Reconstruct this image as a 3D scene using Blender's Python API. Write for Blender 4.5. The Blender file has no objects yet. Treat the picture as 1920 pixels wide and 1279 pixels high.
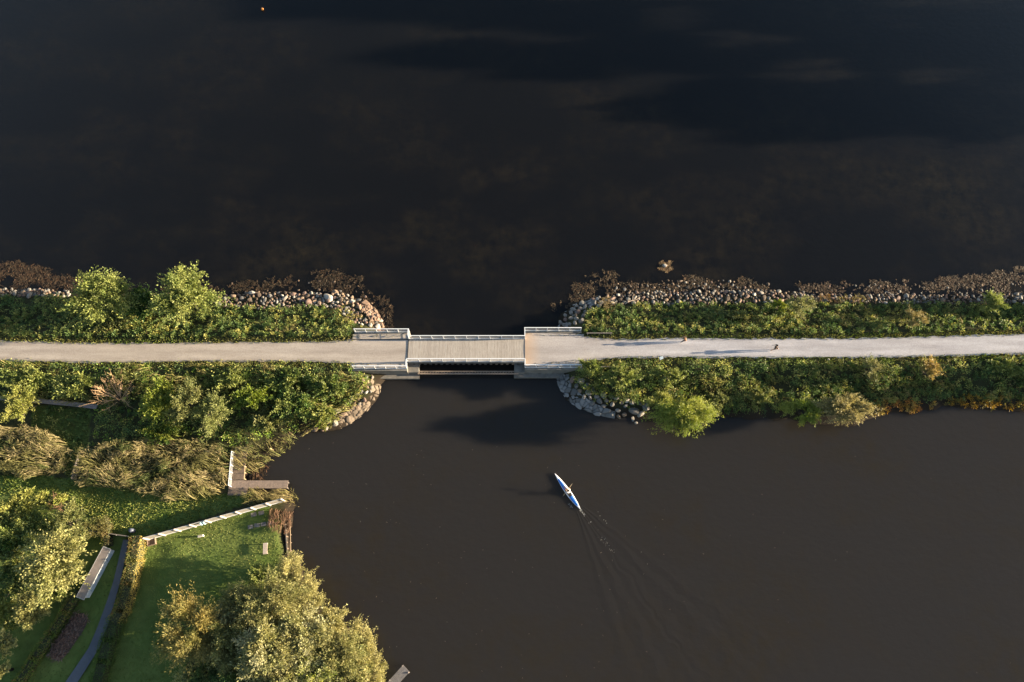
import bpy, bmesh, math, random
import numpy as np
from mathutils import Vector, Matrix, Quaternion

# ------------------------------------------------------------------ camera
S = bpy.context.scene
C = S.collection
FPX = 1280.0                       # focal length in pixels of a 1920 px wide frame
TILT = math.radians(21.7)
CAMH = 80.0
cam_d = bpy.data.cameras.new('camera'); cam = bpy.data.objects.new('camera', cam_d); C.objects.link(cam)
cam_d.sensor_width = 36.0; cam_d.lens = 36.0*FPX/1920.0
cam_d.clip_start = 0.5; cam_d.clip_end = 6000
cam.location = (0, 0, CAMH); cam.rotation_euler = (TILT, 0, 0)
S.camera = cam
S.render.resolution_x = 1024; S.render.resolution_y = 682

# ------------------------------------------------------------------ sky and sun
SUN_EL = math.radians(9.8); SUN_AZ = math.radians(2.0)     # azimuth counted from +X towards +Y
w = bpy.data.worlds.new('World'); S.world = w; w.use_nodes = True
nt = w.node_tree; bg = nt.nodes['Background']
sky = nt.nodes.new('ShaderNodeTexSky'); sky.sky_type = 'NISHITA'; sky.sun_disc = False
sky.sun_elevation = SUN_EL; sky.sun_rotation = math.pi/2 - SUN_AZ
sky.air_density = 1.0; sky.dust_density = 1.0; sky.ozone_density = 1.0
nt.links.new(sky.outputs[0], bg.inputs[0]); bg.inputs[1].default_value = 0.062
sd = bpy.data.lights.new('sun', 'SUN'); sun = bpy.data.objects.new('sun', sd); C.objects.link(sun)
sd.energy = 5.0; sd.angle = math.radians(0.5); sd.color = (1.0, 0.82, 0.56)
dv = Vector((math.cos(SUN_EL)*math.cos(SUN_AZ), math.cos(SUN_EL)*math.sin(SUN_AZ), math.sin(SUN_EL)))
sun.rotation_euler = dv.to_track_quat('Z', 'Y').to_euler()
S.view_settings.view_transform = 'Standard'; S.view_settings.look = 'None'
S.view_settings.exposure = 2.3; S.view_settings.gamma = 1.0
S.view_settings.use_curve_mapping = False

rng = np.random.default_rng(7); random.seed(7)
ct, st = math.cos(TILT), math.sin(TILT)
def W(u, v, z=0.0):
    """world x, y of the point at height z that stands at photo pixel (u, v)"""
    u = np.asarray(u, float); v = np.asarray(v, float)
    X = u-960.0; Y = 639.5-v
    yy = Y*ct+FPX*st; zz = Y*st-FPX*ct
    k = (z-CAMH)/zz
    return X*k, yy*k
def V3(u, v, z=0.0):
    x, y = W(u, v, z); return Vector((float(x), float(y), z))
def PX(x, y, z):
    """photo pixel of world points"""
    dz = z-CAMH
    cy = y*ct+dz*st; cz = -y*st+dz*ct
    return 960+FPX*x/(-cz), 639.5-FPX*cy/(-cz)

# ------------------------------------------------------------------ noise
def vn(x, y, sc, seed=0):
    r = np.random.default_rng(seed).random((64, 64))
    x = np.asarray(x)/sc+1000; y = np.asarray(y)/sc+1000
    xi = np.floor(x).astype(int); yi = np.floor(y).astype(int)
    fx = x-xi; fy = y-yi; fx = fx*fx*(3-2*fx); fy = fy*fy*(3-2*fy)
    a = r[xi % 64, yi % 64]; b = r[(xi+1) % 64, yi % 64]; c = r[xi % 64, (yi+1) % 64]; d = r[(xi+1) % 64, (yi+1) % 64]
    return (a*(1-fx)+b*fx)*(1-fy)+(c*(1-fx)+d*fx)*fy
def fbm(x, y, sc, seed=0):
    return (vn(x, y, sc, seed)*.55+vn(x, y, sc*.45, seed+1)*.3+vn(x, y, sc*.2, seed+2)*.15)
def inpoly(u, v, poly):
    u = np.asarray(u); v = np.asarray(v); r = np.zeros(u.shape, bool); n = len(poly)
    for i in range(n):
        x1, y1 = poly[i]; x2, y2 = poly[(i+1) % n]
        if y1 == y2: continue
        c = ((y1 > v) != (y2 > v)) & (u < (x2-x1)*(v-y1)/(y2-y1)+x1)
        r ^= c
    return r
def pdist(x, y, poly, closed=True):
    d = np.full(np.asarray(x).shape, 1e9); n = len(poly)
    for i in range(n if closed else n-1):
        x1, y1 = poly[i]; x2, y2 = poly[(i+1) % n]
        dx, dy = x2-x1, y2-y1; L = dx*dx+dy*dy+1e-9
        t = np.clip(((x-x1)*dx+(y-y1)*dy)/L, 0, 1)
        d = np.minimum(d, np.hypot(x-x1-t*dx, y-y1-t*dy))
    return d
def sstep(a, b, x):
    t = np.clip((x-a)/(b-a), 0, 1); return t*t*(3-2*t)

# ------------------------------------------------------------------ materials
def newmat(name):
    m = bpy.data.materials.new(name); m.use_nodes = True
    return m, m.node_tree.nodes, m.node_tree.links, m.node_tree.nodes['Principled BSDF']
def plain(name, col, rough=.6, metal=0, spec=.5, var=.0, scale=3.0, bump=0.0):
    m, N, L, b = newmat(name)
    b.inputs['Base Color'].default_value = (*col, 1); b.inputs['Roughness'].default_value = rough
    b.inputs['Metallic'].default_value = metal; b.inputs['Specular IOR Level'].default_value = spec
    if var or bump:
        tc = N.new('ShaderNodeTexCoord'); n = N.new('ShaderNodeTexNoise'); n.inputs['Scale'].default_value = scale
        n.inputs['Detail'].default_value = 6; n.inputs['Roughness'].default_value = .7
        L.new(tc.outputs['Object'], n.inputs['Vector'])
        if var:
            r = N.new('ShaderNodeValToRGB')
            r.color_ramp.elements[0].position = .3; r.color_ramp.elements[1].position = .7
            r.color_ramp.elements[0].color = (*[c*(1-var) for c in col], 1)
            r.color_ramp.elements[1].color = (*[min(1, c*(1+var)) for c in col], 1)
            L.new(n.outputs['Fac'], r.inputs[0]); L.new(r.outputs[0], b.inputs['Base Color'])
        if bump:
            bp = N.new('ShaderNodeBump'); bp.inputs['Strength'].default_value = bump; bp.inputs['Distance'].default_value = .03
            L.new(n.outputs['Fac'], bp.inputs['Height']); L.new(bp.outputs[0], b.inputs['Normal'])
    return m
def tintmat(name, rough=.6, transl=.3, spec=.25, bump=0.0, bscale=8.0):
    """colour comes from the 'tint' attribute (the hue of each leaf, blade or stone)"""
    m, N, L, b = newmat(name)
    a = N.new('ShaderNodeAttribute'); a.attribute_name = 'tint'
    L.new(a.outputs['Color'], b.inputs['Base Color'])
    b.inputs['Roughness'].default_value = rough; b.inputs['Specular IOR Level'].default_value = spec
    if transl:
        t = N.new('ShaderNodeBsdfTranslucent'); mx = N.new('ShaderNodeMixShader'); mx.inputs[0].default_value = transl
        g = N.new('ShaderNodeHueSaturation'); g.inputs['Value'].default_value = 1.3; g.inputs['Saturation'].default_value = 1.15
        L.new(a.outputs['Color'], g.inputs['Color']); L.new(g.outputs[0], t.inputs['Color'])
        L.new(b.outputs[0], mx.inputs[1]); L.new(t.outputs[0], mx.inputs[2])
        L.new(mx.outputs[0], N['Material Output'].inputs['Surface'])
    if bump:
        tc = N.new('ShaderNodeTexCoord'); n = N.new('ShaderNodeTexNoise'); n.inputs['Scale'].default_value = bscale
        n.inputs['Detail'].default_value = 5
        bp = N.new('ShaderNodeBump'); bp.inputs['Strength'].default_value = bump; bp.inputs['Distance'].default_value = .05
        L.new(tc.outputs['Object'], n.inputs['Vector']); L.new(n.outputs['Fac'], bp.inputs['Height']); L.new(bp.outputs[0], b.inputs['Normal'])
    return m
LEAFG = np.array((1.25, 1.25, 1.1))
M_leaf = tintmat('leaf', .55, .30, .30)
M_reed = tintmat('reed_blade', .6, .25, .2)
M_dry = tintmat('dry_stem', .8, .1, .1)
M_ground = tintmat('bank_soil', .95, 0, .1, .6, 2.5)
M_weed = tintmat('seaweed', .7, .1, .25)
M_bark = plain('bark', (.05, .038, .027), .9, var=.35, scale=6, bump=.6)
M_white = plain('white_paint', (.66, .67, .70), .45, var=.05, scale=4)
M_conc = plain('concrete', (.16, .148, .135), .85, var=.35, scale=1.6, bump=.3)
M_conc_d = plain('damp_concrete', (.10, .095, .09), .8, var=.35, scale=1.5, bump=.3)
M_dark = plain('dark_steel', (.05, .045, .04), .6, var=.2)
M_rust = plain('rusty_steel', (.24, .18, .14), .8, var=.4, scale=5)
M_grey_wood = plain('grey_wood', (.19, .165, .15), .85, var=.3, scale=5, bump=.3)
M_brown_wood = plain('brown_wood', (.16, .115, .085), .85, var=.3, scale=5, bump=.3)
M_skin = plain('skin', (.50, .29, .20), .5)

# ------------------------------------------------------------------ mesh helpers
def mesh_np(name, v, f, mat, parent=None, tint=None, smooth=False, loc=None):
    v = np.asarray(v, np.float32); f = np.asarray(f, np.int32)
    me = bpy.data.meshes.new(name); k = f.shape[1]
    me.vertices.add(len(v)); me.vertices.foreach_set('co', v.ravel())
    me.loops.add(f.size); me.loops.foreach_set('vertex_index', f.ravel())
    me.polygons.add(len(f)); me.polygons.foreach_set('loop_start', np.arange(0, f.size, k, dtype=np.int32))
    me.polygons.foreach_set('loop_total', np.full(len(f), k, np.int32))
    if smooth: me.polygons.foreach_set('use_smooth', np.ones(len(f), bool))
    me.update(calc_edges=True)
    if tint is not None:
        if mat is M_leaf: tint = np.clip(np.asarray(tint)*LEAFG, 0, .8)
        a = me.attributes.new('tint', 'FLOAT_COLOR', 'POINT')
        c = np.ones((len(v), 4), np.float32); c[:, :3] = tint; a.data.foreach_set('color', c.ravel())
    me.materials.append(mat)
    o = bpy.data.objects.new(name, me); C.objects.link(o)
    if parent: o.parent = parent
    if loc is not None: o.location = loc
    return o
class MB:
    """collects boxes, tubes and sheets for ONE mesh object"""
    def __init__(s): s.v = []; s.f = []; s.sm = []
    def add(s, vs, fs, smooth=False):
        n = len(s.v); s.v += [tuple(p) for p in vs]; s.f += [tuple(i+n for i in f) for f in fs]; s.sm += [smooth]*len(fs); return s
    def box(s, c, d, rz=0.0, R=None):
        cx, cy, cz = c; hx, hy, hz = d[0]/2, d[1]/2, d[2]/2
        if R is None: R = Matrix.Rotation(rz, 3, 'Z')
        vs = [Vector(c)+R @ Vector((x*hx, y*hy, z*hz)) for x in (-1, 1) for y in (-1, 1) for z in (-1, 1)]
        return s.add(vs, [(0, 1, 3, 2), (4, 6, 7, 5), (0, 4, 5, 1), (2, 3, 7, 6), (0, 2, 6, 4), (1, 5, 7, 3)])
    def bar(s, a, b, wd, ht):
        a = Vector(a); b = Vector(b); d = b-a; L = d.length
        x = d/L; up = Vector((0, 0, 1)) if abs(x.z) < .95 else Vector((0, 1, 0))
        y = up.cross(x).normalized(); z = x.cross(y)
        R = Matrix((x, y, z)).transposed()
        return s.box((a+b)/2, (L, wd, ht), R=R)
    def tube(s, pts, rad, n=8, cap=True):
        pts = [Vector(p) for p in pts]; m = len(pts)
        if not hasattr(rad, '__len__'): rad = [rad]*m
        vs = []; fs = []
        for i, p in enumerate(pts):
            t = (pts[min(i+1, m-1)]-pts[max(i-1, 0)]).normalized()
            up = Vector((0, 0, 1)) if abs(t.z) < .9 else Vector((1, 0, 0))
            a = t.cross(up).normalized(); b = t.cross(a)
            for k in range(n):
                q = 2*math.pi*k/n; vs.append(p+(a*math.cos(q)+b*math.sin(q))*rad[i])
        for i in range(m-1):
            for k in range(n):
                fs.append((i*n+k, i*n+(k+1) % n, (i+1)*n+(k+1) % n, (i+1)*n+k))
        if cap: fs.append(tuple(range(n))[::-1]); fs.append(tuple((m-1)*n+k for k in range(n)))
        return s.add(vs, fs, True)
    def build(s, name, mat, parent=None, loc=None):
        me = bpy.data.meshes.new(name)
        me.from_pydata([tuple(v) for v in s.v], [], s.f); me.polygons.foreach_set('use_smooth', s.sm)
        me.materials.append(mat); me.update()
        o = bpy.data.objects.new(name, me); C.objects.link(o)
        if parent: o.parent = parent
        if loc is not None: o.location = loc
        return o
def tag(o, label=None, cat=None, group=None, kind=None):
    if label: o['label'] = label
    if cat: o['category'] = cat
    if group: o['group'] = group
    if kind: o['kind'] = kind
    return o
def empty(name, loc, rz=0.0, label=None, cat=None, group=None):
    o = bpy.data.objects.new(name, None); C.objects.link(o); o.location = loc; o.rotation_euler = (0, 0, rz)
    o.empty_display_size = .3
    return tag(o, label, cat, group)
def unit(a): return a/np.maximum(np.linalg.norm(a, axis=1, keepdims=True), 1e-6)
def leaf_arrays(P, A, l, wd, rg, flat=None):
    """rhombus leaves: base P, pointing along A"""
    n = len(P); A = unit(A)
    R = unit(rg.normal(size=(n, 3))) if flat is None else flat
    Sd = unit(np.cross(A, R)); l = np.asarray(l).reshape(-1, 1); wd = np.asarray(wd).reshape(-1, 1)
    Nn = np.cross(A, Sd)
    mid = P+A*l*.45
    v = np.stack([P, mid+Sd*wd/2+Nn*wd*.12, P+A*l, mid-Sd*wd/2+Nn*wd*.12], 1).reshape(-1, 3)
    f = np.arange(4*n).reshape(n, 4)
    return v, f
def jcol(base, n, rg, hv=.16, vv=.28):
    b = np.asarray(base, float); k = 1+(rg.random((n, 1))-.5)*2*vv
    h = (rg.random((n, 1))-.5)*2*hv
    c = b*k; c = c*np.concatenate([1+h, np.ones((n, 1)), 1-h*.5], 1)
    return np.clip(c, .003, .9)

# ------------------------------------------------------------------ terrain
ZP = 1.70                                   # height of the path and the deck
LAND_A = [(-420, 538), (0, 542), (120, 545), (250, 548), (400, 553), (480, 550), (560, 549), (610, 548), (645, 548), (680, 562),
          (702, 582), (715, 603), (722, 622), (768, 632), (772, 690), (786, 706), (718, 708), (710, 738), (692, 764), (664, 786),
          (640, 799), (600, 809), (556, 811), (543, 817), (528, 838), (505, 853), (482, 868), (470, 880), (464, 900), (480, 914), (535, 914),
          (552, 925), (556, 945), (548, 962), (543, 985), (546, 1035), (562, 1058), (577, 1092), (600, 1130), (622, 1158), (655, 1180),
          (690, 1203), (712, 1240), (720, 1279), (735, 1420), (740, 1700), (-420, 1700)]
LAND_B = [(972, 706), (982, 690), (986, 632), (1040, 622), (1048, 606), (1056, 588), (1080, 571), (1112, 561), (1160, 556), (1200, 554),
          (1260, 550), (1350, 547), (1420, 545), (1500, 550), (1580, 553), (1650, 552), (1720, 555), (1800, 553), (1850, 551), (1920, 550),
          (2320, 545), (2320, 775), (1920, 771), (1850, 768), (1762, 762), (1720, 772), (1650, 778), (1600, 792), (1530, 795), (1480, 786),
          (1400, 783), (1350, 785), (1300, 788), (1250, 788), (1205, 786), (1150, 782), (1115, 775), (1085, 764), (1060, 748), (1048, 726), (1043, 707)]
def wp(poly, z=0.0): return [tuple(float(c) for c in W(u, v, z)) for u, v in poly]
PA, PB = wp(LAND_A), wp(LAND_B)
PATH_T = [(-420, 634), (0, 639), (60, 641), (125, 643), (300, 643), (480, 641.5), (620, 640.5), (664, 637)]
PATH_B = [(-420, 669), (0, 675.5), (60, 678), (200, 680), (300, 679), (480, 677.5), (620, 679), (664, 682)]
PATH2_T = [(1086, 628), (1105, 631.5), (1135, 635), (1180, 636), (1280, 634.5), (1400, 634.5), (1600, 634.5), (1700, 632), (1800, 629.5), (1920, 626.5), (2320, 616)]
PATH2_B = [(1086, 680), (1105, 676.5), (1135, 673), (1180, 671), (1280, 670), (1400, 670.5), (1600, 671), (1700, 669.5), (1800, 667), (1920, 663.5), (2320, 652)]
cl = []
for T, B in ((PATH_T, PATH_B), (PATH2_T, PATH2_B)):
    for (a, b), (c, d) in zip(T[:1]+T[-5:] if 0 else T, B): cl.append(tuple(float(q) for q in W((a+c)/2, (b+d)/2, ZP)))
GX = np.arange(-92, 92.01, .3); GY = np.arange(-34, 50.01, .3)
gx, gy = np.meshgrid(GX, GY, indexing='ij')
jx = gx+(vn(gx, gy, 1.6, 5)-.5)*.9; jy = gy+(vn(gx, gy, 1.6, 9)-.5)*.9
inside = inpoly(jx, jy, PA) | inpoly(jx, jy, PB)
dsh = np.minimum(pdist(jx, jy, PA), pdist(jx, jy, PB))
dpath = np.abs(gy-np.interp(gx, [c[0] for c in cl], [c[1] for c in cl]))
target = .62+(ZP-.05-.62)*(1-sstep(1.9, 5.6, dpath))+(vn(gx, gy, 2.2, 3)-.5)*.16*sstep(1.6, 3, dpath)
gz = np.where(inside, np.minimum(target, .03+dsh*.55), -np.minimum(.04+dsh*.30, 3.2))
ax0, ax1 = float(W(768, 632, 0)[0])-.4, float(W(986, 632, 0)[0])+.4
gz = np.where((gx > ax0) & (gx < ax1) & (np.abs(dpath) < 5.5), -2.5, gz)
def ground(x, y):
    i = np.clip((np.asarray(x)-GX[0])/.3, 0, len(GX)-1.001); j = np.clip((np.asarray(y)-GY[0])/.3, 0, len(GY)-1.001)
    a = i.astype(int); b = j.astype(int); fa = i-a; fb = j-b
    return (gz[a, b]*(1-fa)+gz[a+1, b]*fa)*(1-fb)+(gz[a, b+1]*(1-fa)+gz[a+1, b+1]*fa)*fb
LAWN = [(272, 1012), (400, 972), (500, 946), (530, 985), (536, 1045), (500, 1100), (380, 1170), (330, 1300), (190, 1300), (215, 1200), (262, 1080)]
MEADOW = [(-420, 895), (60, 890), (140, 900), (340, 930), (432, 925), (470, 930), (450, 950), (262, 1008), (205, 1000), (120, 930), (-420, 930)]
GARDEN = [(-420, 930), (100, 930), (215, 1003), (240, 1003), (215, 1180), (170, 1300), (-420, 1400)]
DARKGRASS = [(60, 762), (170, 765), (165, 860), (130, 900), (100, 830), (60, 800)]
pu, pv = PX(gx, gy, gz)
n1 = fbm(gx, gy, 2.5, 21)[..., None]; n2 = fbm(gx, gy, .8, 31)[..., None]
soil = np.array((.035, .042, .018))*(1-n1)+np.array((.06, .055, .028))*n1
grass = (np.array((.070, .115, .026))*(1-n1)+np.array((.14, .17, .048))*n1)*(.75+.5*n2)
wet = np.array((.026, .020, .015))*(.6+.8*n2)
col = soil.copy()
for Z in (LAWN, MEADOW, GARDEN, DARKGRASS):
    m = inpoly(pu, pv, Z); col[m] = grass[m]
k = (1-sstep(.6, 1.6, dsh))[..., None]*np.ones((1, 1, 3)); col = col*(1-k)+wet*k
ni, nj = gx.shape
idx = np.arange(ni*nj).reshape(ni, nj)
F = np.stack([idx[:-1, :-1], idx[1:, :-1], idx[1:, 1:], idx[:-1, 1:]], -1).reshape(-1, 4)
keep = gz.reshape(-1)[F].max(1) > -1.2
o = mesh_np('ground', np.stack([gx, gy, gz], -1).reshape(-1, 3), F[keep], M_ground, None, col.reshape(-1, 3), True); tag(o, kind='structure')
mb = MB(); mb.add([(-3000, -3000, -3.5), (3000, -3000, -3.5), (3000, 3000, -3.5), (-3000, 3000, -3.5)], [(0, 1, 2, 3)])
tag(mb.build('lake_bed', plain('lake_mud', (.03, .025, .02), .95)), kind='structure')

# ------------------------------------------------------------------ water
STERN = V3(1088, 955, .05); BOW = V3(1040, 888, .05)
def math_n(N, op, a=None, b=None):
    n = N.new('ShaderNodeMath'); n.operation = op
    for i, q in enumerate((a, b)):
        if isinstance(q, (int, float)): n.inputs[i].default_value = q
    return n
def water_mat():
    m, N, L, b = newmat('lake_water')
    tc = N.new('ShaderNodeTexCoord')
    def noise(scale, detail, rough=.5, sx=1, sy=1):
        mp = N.new('ShaderNodeMapping'); mp.inputs['Scale'].default_value = (sx, sy, 1)
        n = N.new('ShaderNodeTexNoise'); n.inputs['Scale'].default_value = scale; n.inputs['Detail'].default_value = detail; n.inputs['Roughness'].default_value = rough
        L.new(tc.outputs['Object'], mp.inputs[0]); L.new(mp.outputs[0], n.inputs['Vector']); return n.outputs['Fac']
    def ramp(src, p0, p1, c0, c1):
        r = N.new('ShaderNodeValToRGB'); r.color_ramp.elements[0].position = p0; r.color_ramp.elements[1].position = p1
        r.color_ramp.elements[0].color = (*c0, 1); r.color_ramp.elements[1].color = (*c1, 1); L.new(src, r.inputs[0]); return r.outputs[0]
    # silty lagoon south of the causeway, clearer sea water north of it
    sep = N.new('ShaderNodeSeparateXYZ'); L.new(tc.outputs['Object'], sep.inputs[0])
    yy = math_n(N, 'MULTIPLY_ADD'); L.new(sep.outputs['Y'], yy.inputs[0]); yy.inputs[1].default_value = .12; yy.inputs[2].default_value = -3.0
    silt = ramp(yy.outputs[0], 0.0, 1.0, (.0208, .0190, .0182), (.0052, .0053, .0060))
    beds = ramp(noise(.055, 5, .6, 1, 1.5), .44, .68, (0, 0, 0), (1, 1, 1))
    fine = ramp(noise(.55, 4, .7), .35, .75, (.0, .0, .0), (1, 1, 1))
    near = N.new('ShaderNodeMapRange'); near.inputs['From Min'].default_value = 32; near.inputs['From Max'].default_value = 85; near.inputs['To Min'].default_value = 1; near.inputs['To Max'].default_value = .35; L.new(sep.outputs['Y'], near.inputs['Value'])
    bw = N.new('ShaderNodeMixRGB'); bw.blend_type = 'MULTIPLY'; bw.inputs[0].default_value = 1; L.new(beds, bw.inputs[1]); L.new(near.outputs[0], bw.inputs[2]); beds = bw.outputs[0]
    mul = N.new('ShaderNodeMixRGB'); mul.blend_type = 'MULTIPLY'; mul.inputs[0].default_value = 1; L.new(beds, mul.inputs[1]); L.new(fine, mul.inputs[2])
    mx = N.new('ShaderNodeMixRGB'); mx.inputs[2].default_value = (.0225, .0180, .0115, 1); L.new(mul.outputs[0], mx.inputs[0]); L.new(silt, mx.inputs[1])
    L.new(mx.outputs[0], b.inputs['Base Color'])
    b.subsurface_method = 'BURLEY'; b.inputs['Subsurface Weight'].default_value = 1.0; b.inputs['Subsurface Radius'].default_value = (1.0, .9, .8); b.inputs['Subsurface Scale'].default_value = 2.0
    b.inputs['Roughness'].default_value = .12; b.inputs['IOR'].default_value = 1.33; b.inputs['Specular IOR Level'].default_value = .36
    # ripples
    h1 = noise(1.1, 4, .6, 1, 1.3); h2 = noise(7, 2, .5)
    add = math_n(N, 'MULTIPLY_ADD'); L.new(h2, add.inputs[0]); add.inputs[1].default_value = .10; L.new(h1, add.inputs[2])
    # the wake: crests inside a V behind the stern
    mp = N.new('ShaderNodeMapping'); mp.vector_type = 'TEXTURE'
    dr = (STERN-BOW); mp.inputs['Location'].default_value = (STERN.x, STERN.y, 0)
    mp.inputs['Rotation'].default_value = (0, 0, math.atan2(dr.y, dr.x)); L.new(tc.outputs['Object'], mp.inputs[0])
    sp = N.new('ShaderNodeSeparateXYZ'); L.new(mp.outputs[0], sp.inputs[0])
    wv = N.new('ShaderNodeTexNoise'); wv.inputs['Scale'].default_value = .35; wv.inputs['Detail'].default_value = 2; L.new(tc.outputs['Object'], wv.inputs['Vector'])
    wv1 = math_n(N, 'MULTIPLY_ADD'); L.new(wv.outputs['Fac'], wv1.inputs[0]); wv1.inputs[1].default_value = .22; wv1.inputs[2].default_value = -.11
    wv2 = math_n(N, 'MULTIPLY'); L.new(wv1.outputs[0], wv2.inputs[0]); L.new(sp.outputs['X'], wv2.inputs[1])
    wv3 = math_n(N, 'ADD'); L.new(wv2.outputs[0], wv3.inputs[0]); L.new(sp.outputs['Y'], wv3.inputs[1])
    ab = math_n(N, 'ABSOLUTE'); L.new(wv3.outputs[0], ab.inputs[0])
    s0 = math_n(N, 'ADD', b=1.5); L.new(sp.outputs['X'], s0.inputs[0])
    sm = math_n(N, 'MAXIMUM', b=.3); L.new(s0.outputs[0], sm.inputs[0])
    ra = math_n(N, 'DIVIDE'); L.new(ab.outputs[0], ra.inputs[0]); L.new(sm.outputs[0], ra.inputs[1])       # |t| / s
    cr = N.new('ShaderNodeValToRGB'); e = cr.color_ramp.elements
    e[0].position = 0; e[0].color = (.0, .0, .0, 1); e[1].position = .5; e[1].color = (0, 0, 0, 1)
    for p, c in ((.03, .5), (.09, .0), (.17, .7), (.24, .0), (.31, .6), (.38, .0)):
        q = e.new(p); q.color = (c, c, c, 1)
    L.new(ra.outputs[0], cr.inputs[0])
    gt = math_n(N, 'GREATER_THAN', b=.0); L.new(sp.outputs['X'], gt.inputs[0])
    fd = math_n(N, 'MULTIPLY_ADD'); L.new(sp.outputs['X'], fd.inputs[0]); fd.inputs[1].default_value = -.019; fd.inputs[2].default_value = 1; fd.use_clamp = True
    w1 = math_n(N, 'MULTIPLY'); L.new(cr.outputs[0], w1.inputs[0]); L.new(gt.outputs[0], w1.inputs[1])
    w2 = math_n(N, 'MULTIPLY'); L.new(w1.outputs[0], w2.inputs[0]); L.new(fd.outputs[0], w2.inputs[1])
    wn_ = N.new('ShaderNodeTexNoise'); wn_.inputs['Scale'].default_value = .5; wn_.inputs['Detail'].default_value = 3; L.new(tc.outputs['Object'], wn_.inputs['Vector'])
    w4 = math_n(N, 'MULTIPLY'); L.new(w2.outputs[0], w4.inputs[0]); L.new(wn_.outputs['Fac'], w4.inputs[1])
    w3 = math_n(N, 'MULTIPLY', b=3.4); L.new(w4.outputs[0], w3.inputs[0])
    hs = math_n(N, 'ADD'); L.new(w3.outputs[0], hs.inputs[0]); L.new(add.outputs[0], hs.inputs[1])
    bp = N.new('ShaderNodeBump'); bp.inputs['Strength'].default_value = .35; bp.inputs['Distance'].default_value = .06
    L.new(hs.outputs[0], bp.inputs['Height']); L.new(bp.outputs[0], b.inputs['Normal'])
    return m
mb = MB(); mb.add([(-3000, -3000, 0), (3000, -3000, 0), (3000, 3000, 0), (-3000, 3000, 0)], [(0, 1, 2, 3)])
tag(mb.build('water', water_mat()), kind='structure')

# ------------------------------------------------------------------ gravel path
def gravel_mat():
    m, N, L, b = newmat('gravel')
    tc = N.new('ShaderNodeTexCoord'); n = N.new('ShaderNodeTexNoise'); n.inputs['Scale'].default_value = .45; n.inputs['Detail'].default_value = 8; n.inputs['Roughness'].default_value = .65
    mp = N.new('ShaderNodeMapping'); mp.inputs['Scale'].default_value = (.35, 2.8, 1); L.new(tc.outputs['Object'], mp.inputs[0]); L.new(mp.outputs[0], n.inputs['Vector'])
    r = N.new('ShaderNodeValToRGB'); r.color_ramp.elements[0].position = .3; r.color_ramp.elements[1].position = .72
    r.color_ramp.elements[0].color = (.33, .285, .255, 1); r.color_ramp.elements[1].color = (.49, .435, .39, 1)
    L.new(n.outputs['Fac'], r.inputs[0])
    # paler and cooler eastward: partly the gravel, partly view-dependent light put into the colour
    sp = N.new('ShaderNodeSeparateXYZ'); L.new(tc.outputs['Object'], sp.inputs[0])
    ms = N.new('ShaderNodeMapRange'); ms.inputs['From Min'].default_value = -8; ms.inputs['From Max'].default_value = 22; L.new(sp.outputs['X'], ms.inputs['Value'])
    r2 = N.new('ShaderNodeMixRGB'); r2.blend_type = 'MULTIPLY'; r2.inputs[2].default_value = (1.02, 1.13, 1.36, 1); L.new(ms.outputs[0], r2.inputs[0]); L.new(r.outputs[0], r2.inputs[1])
    g = N.new('ShaderNodeTexNoise'); g.inputs['Scale'].default_value = 9; g.inputs['Detail'].default_value = 4; g.inputs['Roughness'].default_value = .8
    L.new(tc.outputs['Object'], g.inputs['Vector'])
    gr = N.new('ShaderNodeValToRGB'); gr.color_ramp.elements[0].position = .3; gr.color_ramp.elements[1].position = .6
    gr.color_ramp.elements[0].color = (.62, .60, .58, 1); gr.color_ramp.elements[1].color = (1, 1, 1, 1); L.new(g.outputs['Fac'], gr.inputs[0])
    r3 = N.new('ShaderNodeMixRGB'); r3.blend_type = 'MULTIPLY'; r3.inputs[0].default_value = .8; L.new(r2.outputs[0], r3.inputs[1]); L.new(gr.outputs[0], r3.inputs[2])
    m1 = N.new('ShaderNodeMapRange'); m1.inputs['From Min'].default_value = XSAND+2.0; m1.inputs['From Max'].default_value = XSAND+.3; L.new(sp.outputs['X'], m1.inputs['Value'])
    m0 = math_n(N, 'GREATER_THAN', b=XSAND-.3); L.new(sp.outputs['X'], m0.inputs[0]); m2 = math_n(N, 'MULTIPLY'); L.new(m1.outputs[0], m2.inputs[0]); L.new(m0.outputs[0], m2.inputs[1])
    m3 = math_n(N, 'MULTIPLY', b=.7); L.new(m2.outputs[0], m3.inputs[0])
    at_ = N.new('ShaderNodeAttribute'); at_.attribute_name = 'across'
    tr = N.new('ShaderNodeValToRGB'); e = tr.color_ramp.elements; e[0].position = 0; e[0].color = (.80, .80, .80, 1); e[1].position = 1; e[1].color = (.80, .80, .80, 1)
    for p_, c_ in ((.14, .96), (.28, 1.03), (.5, .92), (.72, 1.03), (.86, .96)):
        q_ = e.new(p_); q_.color = (c_, c_, c_, 1)
    L.new(at_.outputs['Fac'], tr.inputs[0]); r5 = N.new('ShaderNodeMixRGB'); r5.blend_type = 'MULTIPLY'; r5.inputs[0].default_value = 1; L.new(r3.outputs[0], r5.inputs[1]); L.new(tr.outputs[0], r5.inputs[2]); r3 = r5
    r4 = N.new('ShaderNodeMixRGB'); r4.inputs[2].default_value = (.42, .29, .20, 1); L.new(m3.outputs[0], r4.inputs[0]); L.new(r3.outputs[0], r4.inputs[1]); r3 = r4
    L.new(r3.outputs[0], b.inputs['Base Color']); b.inputs['Roughness'].default_value = .95; b.inputs['Specular IOR Level'].default_value = .1
    bp = N.new('ShaderNodeBump'); bp.inputs['Strength'].default_value = .25; bp.inputs['Distance'].default_value = .012
    L.new(g.outputs['Fac'], bp.inputs['Height']); L.new(bp.outputs[0], b.inputs['Normal'])
    return m
XSAND = float(W(984, 650, ZP)[0])
M_gravel = gravel_mat()
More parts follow.
